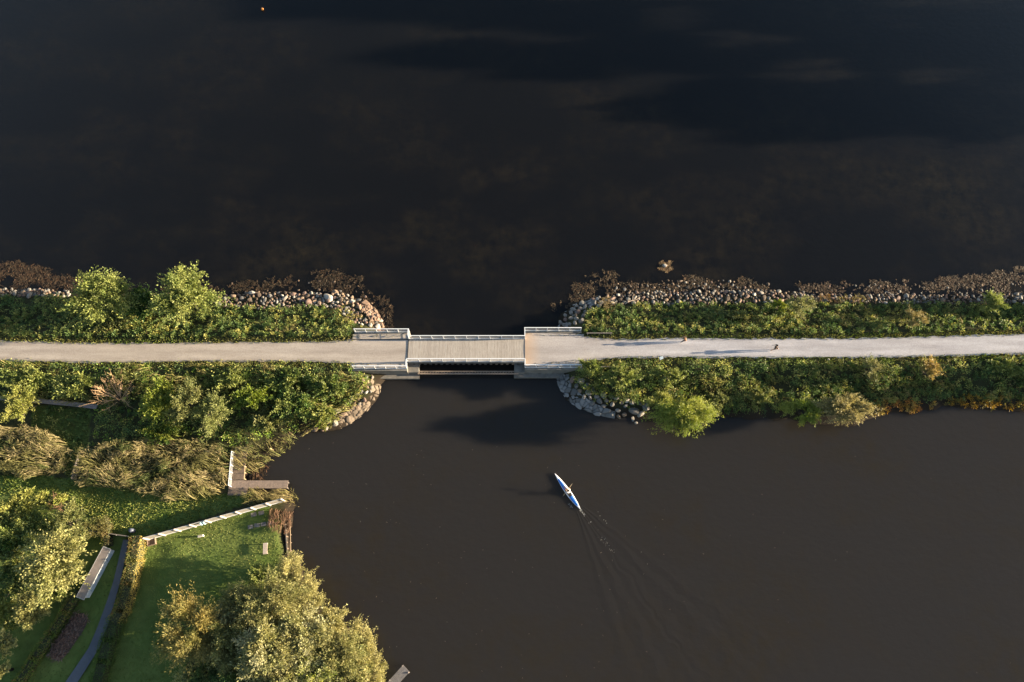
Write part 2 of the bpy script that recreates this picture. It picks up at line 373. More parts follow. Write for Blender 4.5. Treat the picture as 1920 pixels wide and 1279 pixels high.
def strip(name, T, B, z, mat, seg=.4, jit=.15, rows=15):
    xs0 = max(float(W(T[0][0], T[0][1], z)[0]), float(W(B[0][0], B[0][1], z)[0])); xs1 = float(W(T[-1][0], T[-1][1], z)[0])
    tx = np.array([W(a, b, z) for a, b in T]); bx = np.array([W(a, b, z) for a, b in B])
    X = np.arange(xs0, xs1, seg); ty = np.interp(X, tx[:, 0], tx[:, 1])+(vn(X, X*0, .6, 41)-.5)*jit*2; by = np.interp(X, bx[:, 0], bx[:, 1])+(vn(X, X*0, .6, 43)-.5)*jit*2
    t = np.linspace(0, 1, rows); vx = np.repeat(X[:, None], rows, 1); vy = by[:, None]*(1-t)+ty[:, None]*t; vz = z+.03*(1-(2*t-1)**2)*np.ones_like(vx)
    idx = np.arange(vx.size).reshape(vx.shape); F = np.stack([idx[:-1, :-1], idx[1:, :-1], idx[1:, 1:], idx[:-1, 1:]], -1).reshape(-1, 4)
    o = mesh_np(name, np.stack([vx, vy, vz], -1).reshape(-1, 3), F, mat, smooth=True)
    a = o.data.attributes.new('across', 'FLOAT', 'POINT'); a.data.foreach_set('value', np.tile(t, len(X)).astype(np.float32)); return o
tag(strip('gravel_path', PATH_T, PATH_B, ZP, M_gravel), kind='structure')
tag(strip('gravel_path', PATH2_T, PATH2_B, ZP, M_gravel), kind='structure')

# ------------------------------------------------------------------ bridge
RH = 1.10; ZR = ZP+RH
xL = float(W(766, 650, ZP)[0]); xR = float(W(984, 650, ZP)[0])
yNm = float(W(870, 629.5, ZR)[1]); ySm = float(W(870, 672.5, ZR)[1])         # main rails
yNw = float(W(870, 616.8, ZR)[1]); ySw = float(W(870, 686, ZR)[1])           # wing rails
yNwR = float(W(870, 614.5, ZR)[1]); ySwR = float(W(870, 683.8, ZR)[1])
xLw = float(W(663, 617, ZR)[0]); xLs = float(W(660, 686, ZR)[0]); xRw = float(W(1090, 615, ZR)[0]); xRs = float(W(1091, 684, ZR)[0])
def plank_mat():
    m, N, L, b = newmat('weathered_deck_boards')
    tc = N.new('ShaderNodeTexCoord'); sp = N.new('ShaderNodeSeparateXYZ'); L.new(tc.outputs['Object'], sp.inputs[0])
    q = math_n(N, 'MULTIPLY', b=1/.205); L.new(sp.outputs['X'], q.inputs[0]); fl = math_n(N, 'FLOOR'); L.new(q.outputs[0], fl.inputs[0])
    wn = N.new('ShaderNodeTexWhiteNoise'); wn.noise_dimensions = '1D'; L.new(fl.outputs[0], wn.inputs['W'])
    r = N.new('ShaderNodeValToRGB'); r.color_ramp.elements[0].color = (.355, .315, .285, 1); r.color_ramp.elements[1].color = (.42, .38, .345, 1); L.new(wn.outputs['Value'], r.inputs[0])
    n = N.new('ShaderNodeTexNoise'); n.inputs['Scale'].default_value = 2.5; n.inputs['Detail'].default_value = 6; mp = N.new('ShaderNodeMapping'); mp.inputs['Scale'].default_value = (4, .6, 1)
    L.new(tc.outputs['Object'], mp.inputs[0]); L.new(mp.outputs[0], n.inputs['Vector'])
    r2 = N.new('ShaderNodeValToRGB'); r2.color_ramp.elements[0].position = .3; r2.color_ramp.elements[1].position = .7; r2.color_ramp.elements[0].color = (.75, .74, .72, 1); r2.color_ramp.elements[1].color = (1.05, 1.04, 1.03, 1)
    L.new(n.outputs['Fac'], r2.inputs[0])
    mx = N.new('ShaderNodeMixRGB'); mx.blend_type = 'MULTIPLY'; mx.inputs[0].default_value = 1; L.new(r.outputs[0], mx.inputs[1]); L.new(r2.outputs[0], mx.inputs[2])
    L.new(mx.outputs[0], b.inputs['Base Color']); b.inputs['Roughness'].default_value = .85
    return m
yN = yNm-.06; yS = ySm+.06
bridge = empty('footbridge', ((xL+xR)/2, (yN+yS)/2, 0), 0, 'timber-decked footbridge crossing the channel between the two causeway ends', 'footbridge')
bo = Vector(bridge.location)
def loc(p): return Vector(p)-bo
mb = MB(); n = int((xR-xL)/.205)
for i in range(n):
    x = xL+(i+.5)*(xR-xL)/n
    mb.box(loc((x, (yNm+ySm)/2, ZP-.01+.006*random.random())), ((xR-xL)/n-.012, yNm-ySm+.1, .07))
mb.build('deck', plank_mat(), bridge)
mb = MB()
for y in (ySm+.35, (yNm+ySm)/2, yNm-.35): mb.box(loc(((xL+xR)/2, y, ZP-.30)), (xR-xL+.4, .22, .45))
mb.build('girder', M_dark, bridge)
for y, nm in ((yNm+.09, 'kerb_beam'), (ySm-.09, 'kerb_beam')):
    mb = MB(); mb.box(loc(((xL+xR)/2, y, ZP-.02)), (xR-xL-.02, .14, .22)); mb.build(nm, M_conc, bridge)
for i in range(20):
    x = xL+.8+(xR-xL-1.6)*i/19
    mb = MB(); mb.box(loc((x, ySm-.24, ZP-.2)), (.3, .12, .13)); mb.build('bracket', M_dark, bridge)
# abutments: a core under the approach, a wing wall each side, a low ledge to the south
def abutment(x0, x1, xw, xws, side, yn, ys, lab):
    a = empty('concrete_abutment', ((x0+x1)/2, (yn+ys)/2, 0), 0, lab, 'abutment', 'bridge abutments'); o0 = Vector(a.location)
    q = lambda p: Vector(p)-o0
    s = 1 if side == 'L' else -1; face = x1 if side == 'L' else x0
    mb = MB(); mb.box(q(((x0+x1)/2, (yn+ys)/2, -.6)), (x1-x0, yn-ys-.5, 4.4)); mb.build('core', M_conc_d, a)
    mb = MB(); mb.box(q(((x0+x1)/2, yn-.03, -.39)), (x1-x0+.04, .42, 4.22)); mb.build('wing_wall', M_conc, a)
    mb = MB(); mb.box(q(((x0+x1)/2, ys-.05, -.39)), (x1-x0+.04, .42, 4.22)); mb.build('wing_wall', M_conc, a)
    # pier the deck bears on, sticking out into the channel
    mb = MB(); mb.box(q((face+s*.65, (yNm+ySm)/2-.25, -.72)), (1.34, yNm-ySm+1.7, 3.3)); mb.build('bearing_shelf', M_conc, a)
    ex = face+s*1.35
    L0, L1 = (x0+2.2, ex) if side == 'L' else (ex, x1-2.2)
    mb = MB(); mb.box(q(((L0+L1)/2, ys-.52, -1.35)), (L1-L0, .55, 3.4)); mb.build('ledge', M_conc, a)
    return a
abutment(xLw-.1, xL-.02, xLw, xLs, 'L', yNw, ySw, 'west concrete abutment with wing walls at the left end of the footbridge')
abutment(xR+.02, xRw+.1, xRw, xRs, 'R', yNwR, ySwR, 'east concrete abutment with wing walls at the right end of the footbridge')
# gravel on the abutments
def approach(x0, x1, yn0, ys0, yn1, ys1, dz=0.0):
    n = 30; vs = []; fs = []
    for i in range(n+1):
        t = i/n; x = x0+(x1-x0)*t
        for j in range(9):
            s = j/8; y = (yn0+(yn1-yn0)*t)*s+(ys0+(ys1-ys0)*t)*(1-s); vs.append((x, y, ZP+dz+.03*(1-(2*s-1)**2)))
    for i in range(n):
        for j in range(8): a = i*9+j; fs.append((a, a+9, a+10, a+1))
    m = MB(); m.add(vs, fs, True); o = m.build('gravel_path', M_gravel)
    a = o.data.attributes.new('across', 'FLOAT', 'POINT'); a.data.foreach_set('value', np.tile(np.linspace(.12, .88, 9), n+1).astype(np.float32)); return o
tag(approach(xLw-.3, xL-.015, yNw-.25, ySw+.17, yNw-.25, ySw+.17, -.006), kind='structure')
tag(approach(xR+.015, xRw+.4, yNwR-.25, ySwR+.17, yNwR-.4, ySwR+.3, .030), kind='structure')
mb = MB(); mb.box((0, 0, 0), (xL-xLw+1, .10, .10)); tag(mb.build('drain_channel', M_dark, loc=((xL+xLw)/2-.4, float(W(870, 636.5, ZP)[1]), ZP+.02)), 'thin dark drain line along the north edge of the west approach', 'drain')
mb = MB(); mb.box((0, 0, 0), (.10, yNw-ySw-.6, .04)); tag(mb.build('expansion_joint', M_dark, loc=(xL-.03, (yNw+ySw)/2, ZP+.045)), 'dark expansion joint where the deck meets the west approach', 'joint')
# railings
def railing(pts, n_posts, lab, ret=None):
    """pts = run of the rail; posts stand along it"""
    a = Vector(pts[0]); o0 = Vector((a.x, a.y, ZP)); r = empty('white_railing', o0, 0, lab, 'railing', 'white railings of the footbridge')
    q = lambda x, y, z: Vector((x, y, z))-o0
    for nm, z, ww, hh in (('top_rail', ZR, .105, .05), ('middle_rail', ZP+.62, .022, .03), ('bottom_rail', ZP+.16, .05, .04)):
        mb = MB()
        for i in range(len(pts)-1):
            (x0, y0), (x1, y1) = pts[i], pts[i+1]
            d = Vector((x1-x0, y1-y0, 0)).normalized()*(.03 if i else 0)
            mb.bar(q(x0+d.x*2.6, y0+d.y*2.6, z-.001*i), q(x1+(.075 if nm == 'top_rail' and i < len(pts)-2 else 0)*(1 if x1 > x0 else -1 if x1 < x0 else 0), y1, z-.001*i), ww, hh)
        mb.build(nm, M_white, r)
    tot = [math.dist(pts[i], pts[i+1]) for i in range(len(pts)-1)]
    base = None
    for i in range(len(pts)-1):
        (x0, y0), (x1, y1) = pts[i], pts[i+1]
        k = n_posts[i]
        for j in range(k+1):
            if i and j == 0: continue
            t = j/k; x, y = x0+(x1-x0)*t, y0+(y1-y0)*t
            if base is None:
                mb = MB(); mb.box((0, 0, RH/2), (.075, .075, RH-.07)); base = mb.build('post', M_white, r)
                base.location = q(x, y, ZP)
            else:
                p = base.copy(); C.objects.link(p); p.parent = r; p.location = q(x, y, ZP)
    return r
railing([(xL, yNm), (xR, yNm)], [10], 'long white railing on the far side of the bridge deck')
railing([(xL, ySm), (xR, ySm)], [10], 'long white railing on the near side of the bridge deck, above the open gap')
railing([(xLw, yNw), (xL, yNw), (xL, yNm+.09)], [5, 1], 'white railing at the upper left bridge end, beside the stone tip')
railing([(xLs, ySw), (xL-.02, ySw), (xL-.02, ySm-.09)], [5, 1], 'white railing at the lower left bridge end, above the wing wall')
railing([(xRw, yNwR), (xR, yNwR), (xR, yNm+.09)], [5, 1], 'white railing at the upper right bridge end')
railing([(xRs, ySwR), (xR, ySwR), (xR, ySm-.09)], [5, 1], 'white railing at the lower right bridge end, running into the shrubs')
# lattice beam low across the channel
zb = .75; ya = float(W(870, 696.5, zb)[1]); yb = float(W(870, 700.8, zb)[1])
lb = empty('lattice_beam', ((xL+xR)/2, (ya+yb)/2, zb), 0, 'low rusty lattice beam spanning the channel below the bridge', 'lattice beam'); o0 = Vector(lb.location)
xa, xb = float(W(788, 699, zb)[0])-.3, float(W(968, 699, zb)[0])+.3
for y in (ya, yb):
    mb = MB(); mb.bar(Vector((xa, y, zb))-o0, Vector((xb, y, zb))-o0, .10 if y == ya else .16, .12); mb.build('chord', M_rust, lb)
mb = MB(); n = 36
for i in range(n):
    x0 = xa+(xb-xa)*i/n; x1 = xa+(xb-xa)*(i+1)/n
    A, B = ((ya, yb) if i % 2 else (yb, ya)); mb.bar(Vector((x0, A, zb+.02))-o0, Vector((x1, B, zb+.02))-o0, .05, .05)
mb.build('lacing', M_rust, lb)
# grey kerb rails running on into the weeds
for u0, u1, v, lab in ((1100, 1148, 624.5, 'grey low guard rail half hidden in weeds beyond the upper right railing'), (1108, 1146, 687.5, 'grey low guard rail half hidden in weeds beyond the lower right railing')):
    a, b = V3(u0, v, 2.3), V3(u1, v, 2.3); e = empty('guard_rail', (a.x, a.y, ZP), 0, lab, 'guard rail', 'low guard rails')
    mb = MB(); mb.bar((0, 0, .6), (b.x-a.x, b.y-a.y, .6), .09, .06); mb.build('rail', M_grey_wood, e)
    for t in (.05, .5, .95):
        mb = MB(); mb.box(((b.x-a.x)*t, (b.y-a.y)*t, .05), (.08, .08, 1.0)); mb.build('post', M_grey_wood, e)

# ------------------------------------------------------------------ stones
def stone_mesh(seed):
    r = random.Random(seed); bm = bmesh.new(); bmesh.ops.create_icosphere(bm, subdivisions=2, radius=.5)
    dirs = [Vector((r.gauss(0, 1), r.gauss(0, 1), r.gauss(0, 1))).normalized() for _ in range(9)]; hs = [r.uniform(.26, .44) for _ in dirs]
    for v in bm.verts:
        for d, h in zip(dirs, hs):
            k = v.co.dot(d)
            if k > h: v.co -= d*(k-h)*.85
        v.co *= r.uniform(.97, 1.03)
    me = bpy.data.meshes.new('stone'); bm.to_mesh(me); bm.free()
    return me
def stone_mat(name, col):
    return plain(name, col, .85, var=.3, scale=2.2, bump=.5)
TONES = [('pale grey', (.20, .18, .16)), ('warm tan', (.17, .12, .085)), ('mid grey', (.115, .108, .105)), ('pinkish', (.165, .11, .09)), ('dark brown', (.055, .038, .028)), ('whitish', (.34, .31, .28))]
tmats = [stone_mat('stone_'+n.replace(' ', '_'), c) for n, c in TONES]
smesh = []
for i in range(10):
    me = stone_mesh(100+i); smesh.append(me)
variants = []                                   # mesh variant x tone
for ti, tm in enumerate(tmats):
    row = []
    for me in smesh: m2 = me.copy(); m2.materials.append(tm); row.append(m2)
    variants.append(row)
WA, WB, WC, WD, WE, WF, WG, WH, WI, WJ, WK = ('left of the trees', 'upper left shore', 'upper left tip', 'lower left tip', 'upper right tip', 'upper right shore', 'far right shore', 'lower right bank', 'off the right shore', 'off the left tip', 'off the far right shore')
STONE_REG = [   # polygon in photo pixels, size range (m), spacing, tone weights, where, underlying z bias
 ([(-60, 540), (130, 543), (130, 558), (-60, 557)], (.45, .85), .55, (3, 3, 2, 2, 1, 1), WA, 40),
 ([(402, 556), (480, 549), (600, 549), (600, 576), (500, 582), (402, 577)], (.35, .85), .52, (3, 4, 2, 3, 4, 1), WB, 110),
 ([(600, 550), (650, 551), (690, 568), (712, 595), (718, 614), (700, 614), (664, 612), (640, 585), (600, 573)], (.40, .85), .50, (3, 4, 1, 2, 1, 2), WC, 60),
 ([(700, 709), (696, 735), (684, 752), (660, 772), (640, 790), (600, 808), (565, 809), (600, 797), (640, 765), (668, 738), (684, 709)], (.45, .9), .55, (3, 4, 1, 2, 1, 1), WD, 34),
 ([(1048, 612), (1056, 590), (1080, 572), (1112, 561), (1150, 556), (1150, 570), (1110, 582), (1092, 600), (1086, 612)], (.55, 1.0), .62, (5, 1, 5, 1, 0, 1), WE, 22),
 ([(1110, 556), (1200, 545), (1300, 545), (1420, 541), (1500, 548), (1500, 568), (1400, 570), (1250, 573), (1130, 574)], (.35, .80), .55, (3, 4, 3, 3, 4, 1), WF, 125),
 ([(1500, 550), (1640, 551), (1800, 551), (1980, 547), (1980, 570), (1800, 572), (1640, 571), (1500, 568)], (.30, .70), .52, (3, 4, 3, 4, 3, 1), WG, 150),
 ([(1068, 712), (1080, 735), (1100, 752), (1130, 766), (1150, 781), (1205, 786), (1218, 764), (1160, 745), (1105, 730), (1085, 715)], (.60, 1.15), .68, (6, 1, 5, 2, 0, 1), WH, 52),
 ([(1150, 530), (1300, 520), (1450, 530), (1450, 548), (1300, 548), (1150, 556)], (.30, .55), .9, (2, 3, 2, 2, 4, 0), WI, 70),
 ([(430, 530), (640, 520), (720, 570), (730, 610), (705, 580), (640, 548), (430, 550)], (.30, .5), 1.2, (1, 2, 2, 1, 5, 0), WJ, 22),
 ([(1500, 532), (1920, 528), (1920, 548), (1500, 548)], (.25, .5), 1.2, (2, 3, 2, 2, 4, 0), WK, 60),
]
stones = []
for poly, (s0, s1), gap, wt, where, nmax in STONE_REG:
    us = [p[0] for p in poly]; vs = [p[1] for p in poly]; pts = []; wt = np.array(wt, float)/sum(wt)
    for _ in range(9000):
        if len(pts) >= nmax*1.6: break
        u = rng.uniform(min(us), max(us)); v = rng.uniform(min(vs), max(vs))
        if not inpoly(np.array([u]), np.array([v]), poly)[0]: continue
        x, y = W(u, v, .35); x = float(x); y = float(y)
        s = s0+(s1-s0)*rng.random()**1.8
        if any((x-p[0])**2+(y-p[1])**2 < (.47*(s+p[2]))**2 for p in pts): continue
        pts.append((x, y, s)); stones.append((x, y, s, int(rng.choice(6, p=wt)), where, u, v))
stones.sort(key=lambda q: -q[2])
def sz(s): return 'large' if s > .85 else 'medium' if s > .6 else 'small'
def mark(where, u):
    bins = MARKS[where]
    for lim, t in bins:
        if u < lim: return t
    return bins[-1][1]
MARKS = {WA: [(-1, 'at the left frame edge'), (35, 'at the left edge'), (70, 'midway to the first tree'), (999, 'next to the first tree')],
         WB: [(440, 'next to the second tree'), (480, 'just right of the second tree'), (520, 'midway to the white boulder'), (560, 'left of the white boulder'), (999, 'beside the white boulder')],
         WC: [(640, 'right of the white boulder'), (665, 'at its top'), (690, 'at its outer curve'), (999, 'by the railing')],
         WD: [(610, 'at its lower end'), (650, 'below the thicket'), (685, 'halfway along'), (9999, 'by the wing wall')],
         WE: [(1075, 'by the railing'), (1110, 'at the outer curve'), (9999, 'by the dry tuft')],
         WF: [(1160, 'near the tip'), (1210, 'by the driftwood'), (1260, 'below the weedy islet'), (1300, 'above the orange walker'), (1345, 'between the walkers'), (1390, 'left of the black walker'), (1435, 'above the black walker'), (9999, 'by the grey shrub')],
         WG: [(1560, 'right of the grey shrub'), (1620, 'midway along'), (1680, 'above the tan tuft'), (1740, 'right of the tan tuft'), (1820, 'left of the round shrub'), (9999, 'at the right edge')],
         WH: [(1065, 'under the railing end'), (1090, 'at the upper bend'), (1120, 'at the middle bend'), (1150, 'at the lower bend'), (1180, 'near the willows'), (9999, 'beside the willows')],
         WI: [(1210, 'nearest the bridge'), (1270, 'by the weedy islet'), (1340, 'above the orange walker'), (1400, 'between the walkers'), (9999, 'above the black walker')],
         WJ: [(520, 'nearest the trees'), (600, 'left of the white boulder'), (9999, 'off the outer curve')],
         WK: [(1620, 'left part'), (1740, 'middle part'), (9999, 'by the right edge')]}
ind = []
for x, y, s, t, where, u, v in stones[:285]:
    zg = float(ground(x, y)); row = 'waterline' if zg < .16 else 'mid-bank' if zg < .55 else 'top-row'
    if where in (WI, WJ, WK): row = 'half-sunken'
    ind.append(['%s %s %s stone, %s, %s' % (sz(s), TONES[t][0], row, where, mark(where, u)), u, x, y, s, t])
cnt = {}
for q in ind: cnt.setdefault(q[0], []).append(q)
for lab, qs in cnt.items():
    if len(qs) < 2: continue
    qs.sort(key=lambda q: q[1]); n = len(qs)
    nm = ['left one', 'right one'] if n == 2 else ['leftmost']+[w_+' from left' for w_ in ('second', 'third', 'fourth', 'fifth', 'sixth', 'seventh', 'eighth', 'ninth')[:n-2]]+['rightmost']
    for q, t_ in zip(qs, nm): q[0] += ', '+t_
for lab, u, x, y, s, t in ind:
    me = variants[t][int(rng.integers(10))]
    o = bpy.data.objects.new('stone', me); C.objects.link(o)
    z = max(float(ground(x, y)), -.12)
    o.location = (x, y, z+s*.14); o.rotation_euler = (rng.uniform(-.3, .3), rng.uniform(-.3, .3), rng.uniform(0, 6.3))
    o.scale = (s*rng.uniform(1.0, 1.45), s*rng.uniform(.75, 1.05), s*rng.uniform(.55, .8))
    tag(o, lab, 'stone', 'armour stones along the shore')
# the rest of the stones: one heap of small stones and cobbles
vs = []; fs = []; cs = []; nv = 0
base = []
for me in smesh:
    a = np.zeros(len(me.vertices)*3); me.vertices.foreach_get('co', a); base.append((a.reshape(-1, 3), np.array([tuple(p.vertices) for p in me.polygons])))
rest = [(x, y, s, t) for x, y, s, t, *_ in stones[285:]]
for poly, (s0, s1), gap, wt, where, nmax in [STONE_REG[i] for i in (0, 1, 2, 5, 6)]:           # fill between with cobbles
    us = [p[0] for p in poly]; vv = [p[1] for p in poly]; nn = 230; u = rng.uniform(min(us), max(us), nn); v = rng.uniform(min(vv), max(vv), nn)
    k = inpoly(u, v, poly); x, y = W(u[k], v[k], .25); wt = np.array(wt, float)/sum(wt)
    for a, b in list(zip(x, y)): rest.append((float(a), float(b), rng.uniform(.18, .38), int(rng.choice(6, p=wt))))
for x, y, s, t in rest:
    bv, bf = base[int(rng.integers(10))]; q = rng.uniform(0, 6.3); c, d = math.cos(q), math.sin(q)
    p = bv*np.array((s*1.2, s*.9, s*.75)); p = np.stack([p[:, 0]*c-p[:, 1]*d, p[:, 0]*d+p[:, 1]*c, p[:, 2]], 1)+np.array((x, y, max(float(ground(x, y)), -.1)+s*.12))
    vs.append(p); fs.append(bf+nv); nv += len(p); cs.append(np.tile(np.array(TONES[t][1])*rng.uniform(.7, 1.1), (len(p), 1)))
o = mesh_np('cobbles', np.concatenate(vs), np.concatenate(fs), tintmat('cobble', .9, 0, .3, .5, 6), None, np.concatenate(cs), True)
tag(o, 'small cobbles packed between the larger armour stones', 'cobbles', kind='stuff')
def revet(outer, inner, lab, base, seed):
    """mortared facing of flat stones between two lines of photo pixels"""
    O = np.array([W(u, v, 0) for u, v in outer]); I = np.array([W(u, v, .45) for u, v in inner]); rgv = np.random.default_rng(seed)
    def res(P, n):
        s = np.r_[0, np.cumsum(np.hypot(*np.diff(P, axis=0).T))]; t = np.linspace(0, s[-1], n); return np.stack([np.interp(t, s, P[:, 0]), np.interp(t, s, P[:, 1])], 1)
    n = int(np.hypot(*np.diff(O, axis=0).T).sum()/.10); A, B = res(O, n), res(I, n); m = 22; t = np.linspace(0, 1, m)[None, :, None]
    XY = A[:, None]*(1-t)+B[:, None]*t; z = -.15+.75*t[..., 0]**.8*np.ones((n, m))
    P = XY.reshape(-1, 2); lo = P.min(0); hi = P.max(0); cs = rgv.uniform(lo, hi, (int((hi[0]-lo[0])*(hi[1]-lo[1])*3.6)+4, 2))
    d = np.hypot(P[:, None, 0]-cs[None, :, 0], P[:, None, 1]-cs[None, :, 1]); o_ = np.sort(d, 1); e = o_[:, 1]-o_[:, 0]; ci = d.argmin(1)
    tilt = rgv.normal(0, .10, (len(cs), 3)); rel = P-cs[ci]; z = z.reshape(-1)+.13*np.clip(e/.12, 0, 1)+tilt[ci, 0]*rel[:, 0]+tilt[ci, 1]*rel[:, 1]+tilt[ci, 2]*.4
    c = np.array(base)*(.65+.7*rgv.random((len(cs), 1)))[ci]*(.35+.65*np.clip(e/.09, 0, 1))[:, None]
    idx = np.arange(n*m).reshape(n, m); F = np.stack([idx[:-1, :-1], idx[1:, :-1], idx[1:, 1:], idx[:-1, 1:]], -1).reshape(-1, 4)
    o = mesh_np('stone_revetment', np.c_[P, z], F, M_stone_t, None, c); return tag(o, lab, 'revetment', 'mortared stone facings at the tips')
M_stone_t = tintmat('facing_stone', .9, 0, .25, .5, 5)
revet([(1040, 705), (1047, 726), (1060, 749), (1085, 767), (1115, 779), (1152, 786)], [(1066, 703), (1073, 722), (1086, 738), (1103, 751), (1126, 763), (1154, 773)], 'grey mortared stone facing curving along the waterline below the lower right railing', (.16, .155, .155), 1)
revet([(719, 706), (713, 738), (695, 766), (667, 790), (640, 804)], [(698, 704), (693, 733), (677, 753), (654, 771), (630, 786)], 'warm mortared stone facing along the waterline below the lower left railing', (.16, .125, .095), 2)
revet([(686, 562), (706, 580), (720, 603), (727, 624)], [(672, 576), (688, 590), (698, 604), (702, 620)], 'reddish mortared stone facing round the upper left tip', (.20, .135, .10), 3)
revet([(1044, 616), (1051, 590), (1073, 571), (1110, 559)], [(1064, 616), (1071, 597), (1090, 583), (1116, 572)], 'blue grey mortared stone facing round the upper right tip', (.20, .19, .19), 4)
x, y = W(616, 558, .7); o = bpy.data.objects.new('boulder', variants[5][3]); C.objects.link(o); o.location = (float(x), float(y), .55); o.scale = (1.35, 1.5, 1.2); o.rotation_euler = (.2, .1, .6)
tag(o, 'big whitish boulder on the north shore left of the bridge, the largest stone', 'boulder')
x, y = W(627, 548, .4); o = bpy.data.objects.new('boulder', variants[1][5]); C.objects.link(o); o.location = (float(x), float(y), .25); o.scale = (1.05, .8, .7)
tag(o, 'tan boulder at the waterline just beyond the big whitish boulder', 'boulder')
for u, v, s, lab in ((1247, 498, .7, 'pale stone rising from the weedy islet off the right bank'), (1193, 793, .5, 'lone mossy stone in the water off the curved stone bank')):
    x, y = W(u, v, .1); o = bpy.data.objects.new('boulder', variants[5 if u > 1200 else 0][4]); C.objects.link(o); o.location = (float(x), float(y), .05); o.scale = (s, s*.8, s*.8); tag(o, lab, 'boulder')

# ------------------------------------------------------------------ seaweed at the surface
def scatter(poly, dens, z, rg=rng):
    """points per square metre inside a photo polygon lifted to height z"""
    P = wp(poly, z); xs = [p[0] for p in P]; ys = [p[1] for p in P]
    n = int((max(xs)-min(xs))*(max(ys)-min(ys))*dens); x = rg.uniform(min(xs), max(xs), n); y = rg.uniform(min(ys), max(ys), n)
    k = inpoly(x, y, P); return x[k], y[k]
def seaweed(name, poly, thr, dens, seed, lab, col=(.064, .041, .025), size=.48):
    x, y = scatter(poly, dens, 0); P = np.array(wp(poly)); d = pdist(x, y, [tuple(p) for p in P])
    nz = fbm(x, y*1.3, 2.2, seed)*.65+fbm(x, y, .7, seed+5)*.35+np.clip(d/2.2, 0, 1)*.20-.1
    k = (nz > thr) & (ground(x, y) < .02); x, y = x[k], y[k]; n = len(x)
    rep = 5; x = np.repeat(x, rep)+rng.normal(0, .07, n*rep); y = np.repeat(y, rep)+rng.normal(0, .07, n*rep); m = n*rep
    a = rng.uniform(0, 2*math.pi, m); A = np.stack([np.cos(a), np.sin(a), rng.uniform(-.05, .22, m)], 1)
    P3 = np.stack([x, y, rng.uniform(.004, .03, m)], 1); fl = np.tile([0, 0, 1.], (m, 1))+rng.normal(0, .32, (m, 3))
    v, f = leaf_arrays(P3, A, rng.uniform(.5, 1.2, m)*size*.6, rng.uniform(.4, 1, m)*size*.28, rng, unit(fl))
    c = jcol(col, m, rng, .2, .5)
    o = mesh_np(name, v, f, M_weed, None, np.repeat(c, 4, 0)); return tag(o, lab, 'seaweed', kind='stuff')
seaweed('seaweed', [(-200, 495), (40, 488), (140, 520), (300, 535), (400, 535), (400, 553), (120, 546), (-200, 541)], .46, 28, 60, 'brown floating seaweed along the shore left of the bright trees')
seaweed('seaweed', [(395, 540), (470, 525), (560, 510), (640, 505), (700, 525), (735, 570), (742, 612), (724, 622), (705, 578), (640, 546), (395, 556)], .42, 22, 70, 'brown floating seaweed wrapped round the left stone tip', (.052, .035, .021))
seaweed('seaweed', [(1020, 585), (1060, 545), (1090, 520), (1140, 505), (1170, 522), (1300, 515), (1350, 517), (1500, 529), (1500, 548), (1300, 548), (1110, 560), (1060, 580)], .42, 26, 80, 'brown floating seaweed off the right bank near the bridge', (.062, .042, .025))
seaweed('seaweed', [(1500, 529), (1650, 526), (1760, 521), (1860, 511), (1900, 497), (2150, 490), (2150, 545), (1920, 548), (1700, 550), (1500, 548)], .44, 30, 90, 'brown floating seaweed along the far right bank', (.068, .044, .028))
seaweed('seaweed', [(1238, 490), (1258, 488), (1262, 505), (1248, 510), (1236, 504)], .3, 40, 95, 'small weedy islet around a pale stone off the right bank', (.16, .10, .05))

# ------------------------------------------------------------------ undergrowth
def plants(x, y, h, nl, ll, lw, cols, rg, up=.55, zoff=0.0, spread=.32):
    """leafy herbs: nl leaves per plant on a stem of height h"""
    n = len(x); z0 = np.maximum(ground(x, y), 0)+zoff
    m = n*nl; X = np.repeat(x, nl); Y = np.repeat(y, nl); H = np.repeat(h, nl); t = rg.random(m)**.6
    a = rg.uniform(0, 2*math.pi, m); r = np.abs(rg.normal(0, 1, m))*spread*np.repeat(np.clip(h, .3, 1.5), nl)*(1.1-.5*t)
    P = np.stack([X+np.cos(a)*r, Y+np.sin(a)*r, np.repeat(z0, nl)+H*t], 1)
    A = np.stack([np.cos(a), np.sin(a), rg.normal(up, .5, m)], 1)
    flat = np.stack([rg.normal(0, .85, m), rg.normal(0, .85, m), np.ones(m)], 1)
    v, f = leaf_arrays(P, A, ll*rg.uniform(.6, 1.3, m), lw*rg.uniform(.6, 1.3, m), rg, unit(flat))
    c = np.repeat(cols, nl, 0)*(1+(rg.random((m, 1))-.5)*.5)
    return v, f, np.repeat(c, 4, 0)
def merge(parts):
    vs, fs, cs, k = [], [], [], 0
    for v, f, c in parts: vs.append(v); fs.append(f+k); cs.append(c); k += len(v)
    return np.concatenate(vs), np.concatenate(fs), np.concatenate(cs)
G_lush = (.10, .125, .038); G_dark = (.050, .080, .028); G_yel = (.20, .195, .065); G_tan = (.19, .155, .07); G_lime = (.10, .15, .025)
